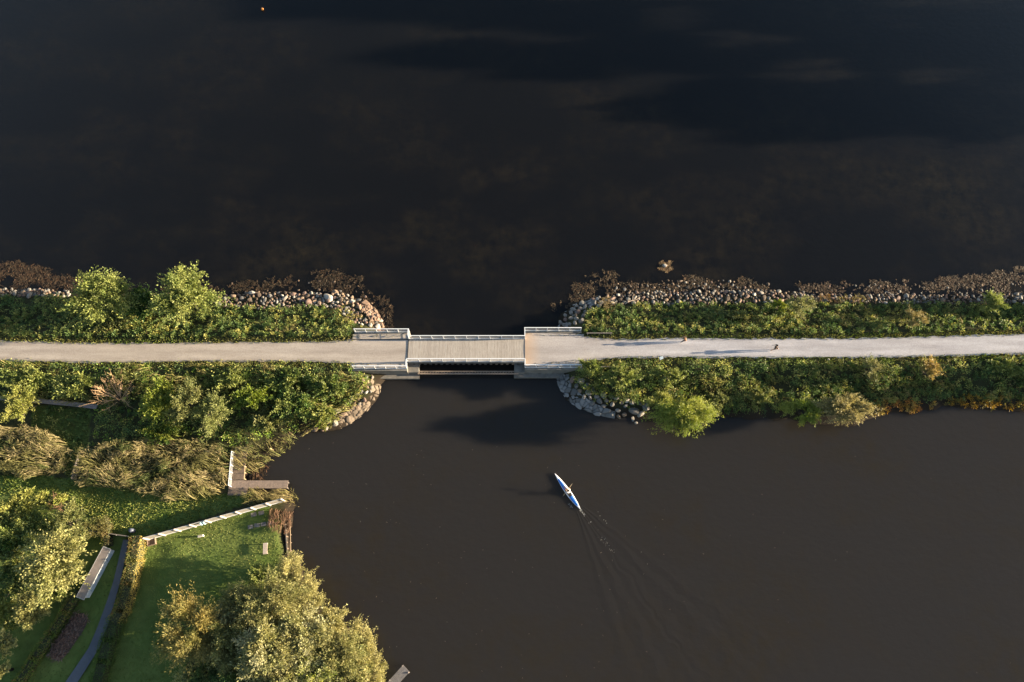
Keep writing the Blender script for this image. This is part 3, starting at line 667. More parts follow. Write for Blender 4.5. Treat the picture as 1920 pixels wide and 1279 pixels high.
def undergrowth(name, poly, lab, dens, hmin, hmax, pal, seed, zz=1.2, nl=26, ll=.21, lw=.10, sc=2.0, spread=.32, cat='undergrowth'):
    rg = np.random.default_rng(seed); x, y = scatter(poly, dens, zz, rg)
    gu, gv = PX(x, y, 1.0); k = (ground(x, y) > .03) & ~inpoly(gu, gv, [(174, 684), (190, 684), (184, 760), (164, 845), (148, 845), (170, 760)]) & (np.abs(y-np.interp(x, [c[0] for c in cl], [c[1] for c in cl])) > 1.95) & ((vn(x, y, 1.1, seed+77) > .16) | (rg.random(len(x)) < .3)); x, y = x[k], y[k]; n = len(x)
    nz = fbm(x, y, sc, seed); h = hmin+(hmax-hmin)*np.clip((nz-.25)/.5, 0, 1)*rg.uniform(.7, 1.1, n)
    sel = fbm(x, y, sc*.8, seed+11)+rg.normal(0, .10, n); pal = np.array(pal, float)
    e = np.quantile(sel, np.linspace(0, 1, len(pal)+1)); ci = np.clip(np.searchsorted(e, sel)-1, 0, len(pal)-1)
    cols = 1.3*pal[ci]*(1+(rg.random((n, 1))-.5)*.5)
    v, f, c = plants(x, y, h, nl, ll, lw, cols, rg, spread=spread)
    o = mesh_np(name, v, f, M_leaf, None, c); return tag(o, lab, cat, kind='stuff')
undergrowth('undergrowth', [(-300, 552), (130, 554), (400, 571), (500, 576), (600, 570), (640, 585), (668, 612), (664, 634), (480, 638), (125, 639), (-300, 630)],
            'dark green leafy undergrowth on the north bank left of the bridge', 5.5, .25, 1.0, [G_dark, G_lush, G_yel, G_lush, G_dark], 201)
undergrowth('undergrowth', [(-300, 678), (200, 684), (480, 682), (655, 686), (694, 708), (676, 740), (645, 768), (600, 798), (552, 802), (440, 838), (430, 822), (330, 815), (160, 835), (184, 760), (170, 745), (-300, 735)],
            'tall mixed undergrowth on the south bank left of the bridge', 5.5, .3, 1.5, [G_dark, G_lush, G_yel, G_lime, G_dark], 211, nl=18)
undergrowth('undergrowth', [(1092, 592), (1110, 577), (1200, 567), (1350, 566), (1500, 565), (1920, 568), (2300, 562), (2300, 612), (1920, 624), (1600, 632), (1180, 633), (1095, 628)],
            'leafy undergrowth on the north bank right of the bridge', 5.5, .25, .9, [G_dark, G_lush, G_lush, G_yel, G_dark], 221)
undergrowth('undergrowth', [(1092, 680), (1180, 675), (1600, 674), (1920, 667), (2300, 656), (2300, 755), (1920, 748), (1780, 748), (1650, 758), (1500, 770), (1350, 772), (1210, 760), (1150, 745), (1100, 735), (1074, 712)],
            'leafy undergrowth on the south bank right of the bridge', 5.5, .25, 1.1, [G_dark, G_dark, G_lush, G_yel, G_lush], 231)
undergrowth('undergrowth', [(645, 570), (690, 600), (700, 614), (664, 614), (620, 580)], 'sparse yellow weeds between the stones of the left tip', 2.0, .15, .45, [G_yel, G_tan], 241, nl=12)
undergrowth('undergrowth', [(1100, 735), (1150, 748), (1215, 758), (1215, 772), (1150, 760), (1105, 748)], 'yellow weeds at the foot of the lower right bank above the stones', 2.5, .15, .5, [G_yel, G_tan, G_lush], 243, nl=12)
ORANGE = [(.26, .12, .035), (.22, .13, .03), (.20, .15, .05)]
undergrowth('shore_weeds', [(1640, 752), (1700, 752), (1755, 755), (1752, 775), (1700, 780), (1640, 782)], 'rust-orange dying weeds at the waterline beside the cream bush', 7, .2, .6, ORANGE, 251, .4, 14, .3, .07, cat='shore weeds')
undergrowth('shore_weeds', [(1770, 742), (1850, 742), (2000, 745), (2000, 777), (1900, 776), (1850, 772), (1770, 764)], 'golden brown weeds at the waterline at the right edge', 7, .2, .6, [(.17, .105, .02), (.20, .12, .02), (.13, .11, .03)], 253, .4, 14, .3, .07, cat='shore weeds')
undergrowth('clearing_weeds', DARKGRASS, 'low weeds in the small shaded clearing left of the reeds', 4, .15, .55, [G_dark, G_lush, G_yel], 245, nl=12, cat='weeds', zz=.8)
# grass verges, lawn and meadow: short blades
def grass(name, poly, lab, dens, h, pal, seed, zz, wd=.05, lean=.5, cat='grass'):
    rg = np.random.default_rng(seed); x, y = scatter(poly, dens, zz, rg); g = ground(x, y); k = g > .03; x, y, g = x[k], y[k], g[k]; n = len(x)
    A = np.stack([rg.normal(0, lean, n), rg.normal(0, lean, n), np.ones(n)], 1)
    pal = np.array(pal); nz = np.clip(fbm(x, y, 3.0, seed)+rg.normal(0, .12, n), 0, .999); q = np.clip((nz-.25)/.5, 0, .999)*(len(pal)-1); i = q.astype(int); t = (q-i)[:, None]
    c = (pal[i]*(1-t)+pal[i+1]*t)*(1+(rg.random((n, 1))-.5)*.5)
    v, f = leaf_arrays(np.stack([x, y, g-.02], 1), A, h*rg.uniform(.5, 1.3, n), wd*rg.uniform(.7, 1.4, n), rg)
    o = mesh_np(name, v, f, M_reed, None, np.repeat(c, 4, 0)); return tag(o, lab, cat, kind='stuff')
VP = [(.10, .15, .03), (.16, .18, .045), (.22, .20, .07)]
for T, d, lab, s in ((PATH_T, 1, 'upper', 1), (PATH_B, -1, 'lower', 2), (PATH2_T, 1, 'upper right', 3), (PATH2_B, -1, 'lower right', 4)):
    off = 11*d; poly = [(u, v+1.2*d*0) for u, v in T]+[(u, v-off) for u, v in reversed(T)]
    poly = [(u, v+2.2*d) for u, v in T]+[(u, v-off) for u, v in reversed(T)]
    grass('verge_grass', poly, 'short grass verge along the %s edge of the gravel path%s' % (lab.split()[0], ' right of the bridge' if 'right' in lab else ' left of the bridge'), 70, .24, VP, 300+s, ZP, .07, cat='grass verge')
for poly, lab, s in (([(664, 629), (764, 628), (764, 631.5), (664, 634)], 'upper left', 11), ([(664, 680.5), (764, 682), (764, 685), (662, 686)], 'lower left', 12), ([(986, 626), (1095, 628), (1110, 634), (1040, 630), (986, 629)], 'upper right', 13), ([(1000, 682), (1060, 677.5), (1110, 672), (1100, 684), (1000, 685)], 'lower right', 14)):
    rg = np.random.default_rng(400+s); x, y = scatter(poly, 26, ZP, rg); n = len(x); k = fbm(x, y, .8, s) > .38; x, y = x[k], y[k]; n = len(x)
    A = np.stack([rg.normal(0, .6, n), rg.normal(0, .6, n), np.ones(n)], 1); v, f = leaf_arrays(np.stack([x, y, np.full(n, ZP)], 1), A, .22*rg.uniform(.5, 1.3, n), .08*rg.uniform(.7, 1.4, n), rg)
    tag(mesh_np('weeds', v, f, M_leaf, None, np.repeat(jcol((.09, .085, .035), n, rg), 4, 0)), 'low weeds at the foot of the %s bridge railing' % lab, 'weeds', kind='stuff')
grass('lawn_grass', LAWN, 'mown lawn grass in the fenced waterside garden', 60, .12, [(.10, .155, .034), (.16, .20, .052), (.23, .225, .08)], 311, .62, .06)
grass('meadow_grass', MEADOW, 'rough meadow grass between the reeds and the white fence', 60, .26, [(.09, .14, .03), (.16, .20, .045), (.22, .225, .065)], 312, .62, .09)
grass('garden_grass', GARDEN, 'shaded garden grass at the lower left', 28, .14, [(.075, .10, .026), (.11, .13, .036), (.15, .15, .045)], 313, .62, .06)
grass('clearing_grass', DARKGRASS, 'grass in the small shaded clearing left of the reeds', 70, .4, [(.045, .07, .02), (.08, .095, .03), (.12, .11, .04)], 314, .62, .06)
# reeds
def reeds(name, poly, lab, dens, h0, h1, pal, seed, lean=(-.35, .1), zz=1.8, wd=.042, cat='reeds', thr=0):
    rg = np.random.default_rng(seed); x, y = scatter(poly, dens, 1.2, rg); g = np.maximum(ground(x, y), -.2); k = ground(x, y) > -.5; x, y, g = x[k], y[k], g[k]; n = len(x)
    if thr: k = fbm(x*.6, y*1.4, 3.0, seed+40) > thr; x, y, g = x[k], y[k], g[k]; n = len(x)
    nz = fbm(x, y, 1.8, seed); h = h0+(h1-h0)*np.clip((nz-.25)/.45, 0, 1)*rg.uniform(.75, 1.1, n)
    wx = lean[0]+(vn(x, y, 1.3, seed+3)-.5)*.9; wy = lean[1]+(vn(x, y, 1.3, seed+4)-.5)*.9
    pal = np.array(pal); ci = np.clip(((fbm(x, y, 2.0, seed+7)-.28)/.44*len(pal)+rg.normal(0, .5, n)).astype(int), 0, len(pal)-1); c = pal[ci]*(1+(rg.random((n, 1))-.5)*.6)
    P0 = np.stack([x, y, g-.05], 1); L = []
    d1 = np.stack([wx*.4+rg.normal(0, .10, n), wy*.4+rg.normal(0, .10, n), np.ones(n)], 1); P1 = P0+d1*(h*.6)[:, None]
    d2 = np.stack([wx*1.5+rg.normal(0, .22, n), wy*1.5+rg.normal(0, .22, n), np.full(n, .75)], 1); P2 = P1+d2*(h*.45)[:, None]
    S1 = unit(np.cross(d1, rg.normal(size=(n, 3))))*wd*.5; S2 = S1*1.3
    v = np.stack([P0-S1, P0+S1, P1+S2, P1-S2, P2+S1*.4, P2-S1*.4], 1).reshape(-1, 3); b = np.arange(n)[:, None]*6
    f = np.concatenate([b+np.array([0, 1, 2, 3]), b+np.array([3, 2, 4, 5])]); cc = np.repeat(c, 6, 0)
    # long drooping leaves off each stem
    m = n*3; t = rg.uniform(.35, 1, m)[:, None]; PP = np.repeat(P1, 3, 0)*(1-t)+np.repeat(P2, 3, 0)*t; a = rg.uniform(0, 6.28, m)
    A = np.stack([np.cos(a)*.6+np.repeat(wx, 3)*1.8, np.sin(a)*.6+np.repeat(wy, 3)*1.8, rg.uniform(-.1, .5, m)], 1)
    v2, f2 = leaf_arrays(PP, A, rg.uniform(.3, .6, m), rg.uniform(.03, .055, m), rg); c2 = np.repeat(np.repeat(c, 3, 0)*(1+(rg.random((m, 1))-.5)*.5), 4, 0)
    v, f, c = merge([(v, f, cc), (v2, f2, c2)])
    o = mesh_np(name, v, f, M_reed, None, c); return tag(o, lab, cat, kind='stuff')
RP = [(.09, .11, .035), (.20, .175, .075), (.33, .27, .14), (.16, .15, .055)]
reeds('reed_bed', [(-300, 795), (60, 800), (120, 822), (138, 845), (128, 885), (60, 893), (-300, 880)], 'yellow green reed bed at the left edge', 24, .8, 1.6, RP, 401)
reeds('reed_bed', [(160, 842), (250, 828), (330, 822), (425, 836), (432, 850), (426, 908), (410, 930), (350, 940), (150, 908)], 'wide tan reed bed left of the wooden jetty', 24, .9, 1.9, RP, 402)
reeds('reed_clump', [(462, 925), (535, 915), (556, 928), (556, 948), (530, 942), (470, 950)], 'pale reed clump between the jetty and the end of the white fence', 22, .8, 1.5, [(.22, .18, .08), (.16, .15, .05)], 403)
reeds('reed_clump', [(440, 842), (500, 838), (545, 812), (560, 815), (530, 848), (500, 868), (470, 890), (445, 880)], 'olive reeds on the bank right of the jetty', 18, .7, 1.4, [(.16, .15, .06), (.13, .14, .045), (.20, .17, .07)], 404)
reeds('tall_grass', [(655, 708), (692, 712), (688, 735), (660, 768), (620, 795), (570, 808), (560, 795), (620, 765)], 'long pale grass leaning over the lower left stone tip', 15, .5, 1.0, [(.18, .19, .045), (.24, .21, .08)], 405, (-.5, -.3), cat='tall grass')
reeds('tall_grass', [(625, 575), (665, 592), (668, 618), (640, 618), (615, 590)], 'pale grass behind the stones of the left tip', 10, .4, .9, [(.15, .16, .045), (.2, .18, .06)], 406, cat='tall grass')
reeds('dead_reeds', [(498, 952), (535, 948), (546, 955), (542, 985), (515, 984), (502, 975)], 'flattened brown dead reeds below the right end of the white fence', 26, .4, .8, [(.20, .12, .08), (.14, .085, .055)], 407, (.2, -1.2), cat='dead reeds')
reeds('dead_reeds', [(462, 880), (490, 862), (496, 872), (482, 900), (462, 898)], 'brown dead reeds in the corner of the jetty', 20, .3, .7, [(.16, .09, .055), (.11, .07, .04)], 408, (.5, -.3), cat='dead reeds')
reeds('dry_grass', [(1145, 548), (1165, 575), (1140, 585), (1125, 572)], 'dry tan grass tuft at the top of the right stone tip', 14, .5, .9, [(.22, .17, .08)], 409, cat='dry grass')
reeds('shore_grass', [(1880-350, 553), (1640, 553), (1640, 568), (1530, 568)], 'ochre shore grass right of the grey shrub on the north bank', 9, .3, .8, [(.18, .15, .05), (.22, .14, .06)], 410, cat='shore grass')

GP = [(.20, .19, .06), (.26, .22, .09), (.16, .17, .05)]
reeds('tall_grass', [(-300, 600), (200, 612), (660, 600), (660, 630), (-300, 626)], 'patches of long pale grass on the upper left bank beside the path', 12, .3, .7, GP, 421, (-.3, -.1), cat='tall grass', thr=.50)
reeds('tall_grass', [(-300, 682), (660, 690), (680, 710), (600, 780), (-300, 730)], 'patches of long pale grass in the lower left thicket', 9, .8, 1.6, GP, 422, (-.3, -.1), cat='tall grass', thr=.54)
reeds('tall_grass', [(1100, 600), (1200, 580), (2300, 575), (2300, 612), (1900, 622), (1120, 628)], 'patches of long pale grass on the upper right bank', 11, .3, .9, GP, 423, (-.3, -.1), cat='tall grass', thr=.54)
reeds('tall_grass', [(1100, 684), (1600, 680), (2300, 665), (2300, 740), (1700, 750), (1400, 765), (1110, 735)], 'patches of long pale grass on the lower right bank', 10, .4, 1.1, GP, 424, (-.3, -.1), cat='tall grass', thr=.54)

# ------------------------------------------------------------------ trees and shrubs
TREE_N = 0
def tree(u, v, zc, rx, ry, rz, pal, nleaf, name, lab, cat, group=None, lobes=26, ll=.26, lw=.13, seed=None, trunk_r=.14, lobe_r=.30, dead=False, gap=.0, pxr=True, bark=None, xy=None, droop=0.0):
    """crown centred on photo pixel (u, v) at height zc, radii rx, ry in px, rz in m"""
    global TREE_N; TREE_N += 1
    if not dead: nleaf = int(nleaf*1.5)
    rg = np.random.default_rng(1000+TREE_N if seed is None else seed)
    x, y = (float(q) for q in W(u, v, zc)) if xy is None else xy
    sc = (CAMH-zc)/1197.0
    RX, RY = (rx*sc*1.27, ry*sc*1.36) if pxr else (rx, ry)
    g = max(float(ground(x, y)), -.3) if abs(x) < 91 and -33 < y < 49 else 0.6
    r = empty(name, (x, y, g), 0, lab, cat, group)
    # trunk and limbs
    q = zc-g; mb = MB(); zt = max(.25, q-rz*.4); bend = rg.normal(0, .12*q, 2)
    mb.tube([(0, 0, -.2), (bend[0]*.4, bend[1]*.4, zt*.5), (bend[0], bend[1], zt)], [trunk_r*1.35, trunk_r, trunk_r*.75], 9)
    # lobes fill the crown, kept towards its shell
    d = unit(rg.normal(size=(lobes, 3))); d[:, 2] = np.abs(d[:, 2])*1.1-.35; rad = rg.uniform(.35, .80, lobes)**.8
    Lc = d*rad[:, None]*np.array((RX, RY, rz)); Lr = rg.uniform(.75, 1.25, lobes)*lobe_r*(RX*RY*rz)**(1/3)
    lm = min(lobes, 12)
    for i in range(lm):
        c = Lc[i]; e = Vector((c[0], c[1], q+c[2])); b0 = Vector((bend[0]*.8, bend[1]*.8, zt*rg.uniform(.55, .98))); mid = b0.lerp(e, .5)+Vector((0, 0, -.08*(e-b0).length))
        mb.tube([b0, mid, e], [trunk_r*.5, trunk_r*.32, trunk_r*.12], 6)
    mb.build('trunk', bark or M_bark, r)
    pal = np.array(pal, float)
    if dead:
        mb = MB()
        for k in range(max(6, nleaf//22)):
            az = rg.uniform(0, 6.28); rr_ = rg.uniform(.35, 1.0); e = Vector((math.cos(az)*RX*rr_, math.sin(az)*RY*rr_, q+rz*rg.uniform(.0, .9))); s = Vector((bend[0]*.6, bend[1]*.6, zt*.5))
            mm = s.lerp(e, .5)+Vector((0, 0, .15*rz))+Vector(rg.normal(0, .15, 3)); mb.tube([s, mm, e], [.035, .024, .010], 5, False)
            for j in range(20):
                t = rg.uniform(.35, 1); s2 = (mm.lerp(e, (t-.5)*2) if t > .5 else s.lerp(mm, t*2)); d2 = (e-s).normalized()*.5+Vector(rg.normal(0, .5, 3))+Vector((0, 0, .35)); L2 = rg.uniform(.25, .8)
                e2 = s2+d2*L2; mb.tube([s2, s2.lerp(e2, .5)+Vector(rg.normal(0, .05, 3)), e2], [.014, .011, .006], 3, False)
        mb.build('branches', plain('dead_twig', tuple(pal[0]), .9, var=.2), r); return r
    per = 26; K = max(24, nleaf//per); m = K*per
    # limbs point to the big lumps of the crown, sprays fan out from them with uneven reach
    NB = max(10, int(lobes*.8)); bd = unit(rg.normal(size=(NB, 3))); bd[:, 2] = np.abs(bd[:, 2])*.9-.15; ga = np.arange(NB)*2.4+rg.normal(0, .35, NB); hz = np.hypot(bd[:, 0], bd[:, 1]); bd[:, 0] = np.cos(ga)*hz; bd[:, 1] = np.sin(ga)*hz; bd = unit(bd); br = rg.uniform(.25, .80, NB)
    bi = rg.integers(0, NB, K); rad3 = np.array((RX, RY, rz))
    base_ = bd[bi]*br[bi][:, None]*rad3*rg.uniform(.5, 1, (K, 1))
    sd_ = unit(bd[bi]*.8+rg.normal(0, .50, (K, 3))+np.array([[0, 0, .25-droop*.5]])); ln_ = rg.uniform(.18, .50, K)*(1.15-br[bi]*.4)*rg.choice([.8, 1.0, 1.25], K)
    tt = np.tile(np.linspace(.05, 1, per), K)+rg.normal(0, .04, m); ki = np.repeat(np.arange(K), per)
    P = base_[ki]+sd_[ki]*(ln_[ki]*tt)[:, None]*rad3*1.05
    w_ = (.05+.10*(RX*RY*rz)**(1/3))*(1.15-.75*tt); P += rg.normal(0, 1, (m, 3))*w_[:, None]*.55
    P[:, 2] += q-droop*.6*tt**2; P[:, 2] = np.maximum(P[:, 2], .05)
    nleaf = m; dd = sd_[ki]; A = dd+rg.normal(0, .6, (m, 3)); A[:, 2] -= droop*.6
    flat = unit(np.array([[0, 0, .8]])+dd*.5+rg.normal(0, .75, (m, 3)))
    bc = pal[rg.integers(0, len(pal), NB)]; kc_ = (bc[bi]*.55+pal[rg.integers(0, len(pal), K)]*.45)*(1+(rg.random((K, 1))-.5)*.45); c = kc_[ki]*(1+(rg.random((m, 1))-.5)*.45)
    vv, ff = leaf_arrays(P, A, ll*rg.uniform(.6, 1.35, nleaf), lw*rg.uniform(.6, 1.3, nleaf), rg, flat)

    mesh_np('crown', vv, ff, M_leaf, r, np.repeat(c, 4, 0)); return r
BR = [(.155, .18, .055), (.20, .215, .075), (.10, .13, .04)]
OL = [(.125, .14, .055), (.17, .17, .07), (.085, .10, .04)]
CR = [(.20, .20, .085), (.25, .24, .11), (.15, .16, .06)]
SV = [(.27, .27, .16), (.33, .32, .22), (.20, .205, .10)]
TO = [(.20, .185, .085), (.245, .225, .10), (.13, .135, .055), (.16, .165, .07)]
DK = [(.035, .07, .02), (.045, .085, .025), (.06, .10, .025)]
LM = [(.18, .205, .04), (.23, .24, .06), (.12, .16, .03)]
YG = [(.17, .185, .05), (.22, .22, .07)]
TN = [(.20, .175, .07), (.26, .20, .07), (.14, .14, .05)]
# the two bright trees of the north bank and the dark one between
tree(188, 560, 4.6, 66, 58, 2.6, BR, 9500, 'leafy_tree', 'left of the two bright green trees above the path', 'tree', 'bright trees on the north bank', 34, seed=11)
tree(345, 556, 4.6, 60, 52, 2.6, BR, 9500, 'leafy_tree', 'right of the two bright green trees above the path', 'tree', 'bright trees on the north bank', 34, seed=12)
tree(268, 570, 2.6, 38, 34, 1.6, DK, 3500, 'shrub', 'dark green shrub in the gap between the two bright trees', 'shrub')
tree(205, 602, 1.9, 40, 16, .7, OL, 2200, 'shrub', 'low olive shrub under the left bright tree beside the path', 'shrub', trunk_r=.05)
# north bank right
tree(1497, 573, 3.2, 27, 22, 1.5, [(.17, .17, .085), (.13, .14, .06)], 2600, 'shrub', 'grey green shrub on the north bank above the walker in black', 'shrub', 'shrubs on the right north bank', 16, ll=.18, lw=.09, trunk_r=.06)
tree(1458, 573, 2.2, 14, 12, .7, LM, 900, 'shrub', 'small bright green shrub left of the grey green shrub', 'shrub', 'shrubs on the right north bank', 8, ll=.25, lw=.1, trunk_r=.05)
tree(1716, 596, 3.0, 20, 18, 1.3, [(.20, .16, .075), (.15, .13, .06)], 1500, 'shrub', 'tan feathery shrub on the north bank', 'shrub', 'shrubs on the right north bank', 12, ll=.22, lw=.05, trunk_r=.05)
tree(1857, 566, 3.0, 25, 22, 1.7, BR, 2600, 'shrub', 'round bright green shrub by the stones near the right edge', 'shrub', 'shrubs on the right north bank', 16, ll=.2, lw=.1, trunk_r=.06)
tree(1380, 590, 1.6, 30, 9, .5, OL, 900, 'shrub', 'low olive shrub on the shaded north bank between the walkers', 'shrub', None, 10, trunk_r=.04)
# south bank right
tree(1285, 776, 3.2, 58, 30, 2.2, LM, 15000, 'willow_shrub', 'large lime green willow shrub overhanging the water', 'willow', 'willows on the right south bank', 40, ll=.26, lw=.065, droop=.8, seed=21)
tree(1240, 755, 2.7, 26, 18, 1.2, YG, 2400, 'willow_shrub', 'yellow green willow shrub just left of the large lime willow', 'willow', 'willows on the right south bank', 12, ll=.28, lw=.08, droop=.4)
tree(1507, 768, 1.9, 32, 24, 1.2, LM, 3600, 'willow_shrub', 'small lime green willow shrub left of the cream bush', 'willow', 'willows on the right south bank', 16, ll=.28, lw=.08, droop=.5)
tree(1585, 768, 2.2, 46, 26, 1.5, [(.22, .19, .095), (.26, .225, .12), (.15, .14, .065)], 12000, 'shrub', 'dense cream coloured bush at the water on the right', 'shrub', None, 30, ll=.17, lw=.08)
tree(1742, 694, 3.1, 23, 24, 1.4, [(.23, .165, .07), (.17, .14, .05)], 1800, 'shrub', 'tan shrub just below the path near the right edge', 'shrub', 'shrubs on the right south bank', 12, ll=.2, lw=.07, trunk_r=.05)
tree(1632, 692, 3.1, 17, 24, 1.3, [(.15, .14, .07), (.11, .12, .05)], 1500, 'shrub', 'grey olive shrub just below the path, left of the tan shrub', 'shrub', 'shrubs on the right south bank', 12, ll=.2, lw=.07, trunk_r=.05)
for u, v, rx, ry, zc, pal, lab in ((1110, 690, 24, 16, 3.0, BR, 'leafy green shrub at the end of the lower right railing'), (1165, 705, 34, 18, 2.8, BR, 'spreading green shrub above the curved stone bank'),
                            (1425, 745, 26, 15, 1.6, [(.15, .15, .055), (.10, .12, .04)], 'olive shrub between the lime willows'), (1350, 750, 20, 15, 1.6, OL, 'small olive shrub right of the large lime willow'), (1250, 705, 30, 18, 2.5, BR, 'green shrub above the large lime willow'),
                            (1880, 690, 40, 16, 1.9, BR, 'low leafy green shrub below the path at the right edge')):
    tree(u, v, zc, rx, ry, .9, pal, int(rx*ry*4.2), 'shrub', lab, 'shrub', 'shrubs on the right south bank', 16, ll=.22, lw=.10, trunk_r=.05)
# left bank south of the path
tree(38, 757, 2.6, 32, 36, 1.6, YG, 3600, 'small_tree', 'yellow green small tree at the left edge below the path', 'tree', None, 18, ll=.22, lw=.09)
tree(213, 744, 2.4, 34, 40, 1.6, [(.50, .33, .19)], 420, 'dead_shrub', 'bare tan dead shrub at the end of the boardwalk', 'dead shrub', None, 12, dead=True, trunk_r=.06)
tree(296, 752, 2.8, 36, 38, 1.5, LM, 3800, 'small_tree', 'bright lime small tree right of the dead shrub', 'tree', 'small trees below the path on the left', 16, ll=.36, lw=.10)
tree(352, 752, 3.2, 36, 36, 1.8, OL, 4200, 'small_tree', 'grey olive small tree right of the bright lime tree', 'tree', 'small trees below the path on the left', 20, ll=.20, lw=.09)
tree(396, 778, 3.0, 34, 38, 1.8, [(.17, .185, .075), (.13, .155, .05), (.19, .20, .085)], 4600, 'small_tree', 'cream olive small tree above the reed bed', 'tree', 'small trees below the path on the left', 22, ll=.18, lw=.08)
for u, v, rx, ry, zc, pal, lab in ((50, 712, 50, 20, 2.4, BR, 'bright leafy bush above the boardwalk at the left edge'), (135, 722, 40, 24, 2.4, BR, 'bright leafy bush above the boardwalk, beside the dark gap'), (225, 705, 30, 16, 2.2, OL, 'olive bush just below the path right of the dark gap'),
                            (430, 710, 34, 18, 2.2, BR, 'green bush close below the path, above the yellow bush'), (470, 745, 30, 24, 2.6, [(.15, .18, .03), (.11, .15, .03)], 'round yellow green bush in the thicket left of the bridge'), (530, 712, 36, 20, 2.2, DK+BR, 'dark leafy bush close below the path'),
                            (545, 760, 36, 26, 2.4, BR+DK, 'glossy green bush in the middle of the thicket'), (610, 725, 34, 24, 2.2, BR+DK, 'green bush in the thicket nearest the bridge'), (600, 775, 34, 18, 1.9, YG+BR, 'yellow green bush at the lower edge of the thicket'), (500, 790, 34, 16, 1.8, OL, 'olive bush above the jetty reeds'),
                            (300, 812, 40, 14, 1.6, LM+DK, 'low green bush between the lime tree and the reed bed')):
    tree(u, v, zc, rx, ry, 1.1, pal, int(rx*ry*4.4), 'bush', lab, 'bush', 'bushes in the thicket left of the bridge', 18, ll=.26, lw=.13, trunk_r=.05)
# lower left garden
tree(98, 1056, 4.2, 58, 50, 2.6, CR, 9500, 'fruit_tree', 'big cream leaved tree beside the long shed', 'tree', 'garden trees at the lower left', 34, ll=.24, lw=.13, seed=31)
tree(60, 1146, 2.8, 28, 26, 1.5, [(.17, .17, .07), (.20, .19, .08)], 3200, 'fruit_tree', 'small olive tree below the big cream leaved tree', 'tree', 'garden trees at the lower left', 18, ll=.2, lw=.09)
tree(4, 1207, 2.6, 21, 17, 1.3, CR, 2200, 'fruit_tree', 'cream leaved small tree cut by the left edge, above the lowest one', 'tree', 'garden trees at the lower left', 14, ll=.2, lw=.1)
tree(0, 1258, 2.4, 14, 13, 1.0, CR, 1200, 'fruit_tree', 'cream leaved small tree in the lower left corner', 'tree', 'garden trees at the lower left', 10, ll=.2, lw=.1)
tree(128, 975, 3.0, 28, 28, 1.6, OL, 3000, 'fruit_tree', 'pale green tree above the big cream leaved tree', 'tree', 'garden trees at the lower left', 16, ll=.2, lw=.09)
tree(38, 948, 2.4, 36, 24, 1.4, YG, 3000, 'bush', 'yellow green bush at the left edge below the meadow', 'bush', 'garden bushes', 18)
tree(95, 938, 2.0, 24, 14, 1.0, YG, 1500, 'bush', 'small yellow bush right of the yellow green bush', 'bush', 'garden bushes', 12)
tree(30, 1010, 2.4, 40, 34, 1.5, DK+BR, 3600, 'bush', 'dark green bush at the left edge above the big cream leaved tree', 'bush', 'garden bushes', 18)
tree(15, 1095, 2.0, 24, 26, 1.2, BR, 1700, 'bush', 'bright green bush at the left edge under the big tree', 'bush', 'garden bushes', 12)
tree(178, 988, 2.0, 32, 16, 1.0, [(.13, .115, .05), (.10, .11, .04)], 1700, 'bush', 'brownish bush above the garden gate', 'bush', 'garden bushes', 12, ll=.24, lw=.05)
tree(113, 948, 2.2, 18, 18, .8, [(.24, .13, .08)], 60, 'dead_shrub', 'reddish bare shrub above the pale green tree', 'dead shrub', None, 8, dead=True, trunk_r=.04)
for i, (u, v, rx, ry, zc, pal, lab) in enumerate(((72, 992, 34, 22, 2.2, BR, 'green bush between the yellow green bush and the big cream leaved tree'), (148, 1008, 18, 12, 1.6, OL, 'olive bush touching the upper right of the big cream leaved tree'),
        (50, 1085, 34, 22, 1.8, DK+OL, 'dark bush under the left of the big cream leaved tree'), (112, 1112, 24, 14, 1.4, BR, 'green bush under the lower right of the big cream leaved tree'), (12, 1150, 26, 20, 1.8, YG, 'yellow green bush at the left edge beside the small olive tree'),
        (22, 1045, 30, 22, 2.2, BR+OL, 'green bush at the left edge level with the big tree'), (10, 975, 30, 22, 2.0, OL+BR, 'olive green bush at the left edge'))):
    tree(u, v, zc, rx, ry, 1.1, pal, int(rx*ry*4), 'bush', lab, 'bush', 'garden bushes', 16, trunk_r=.05)
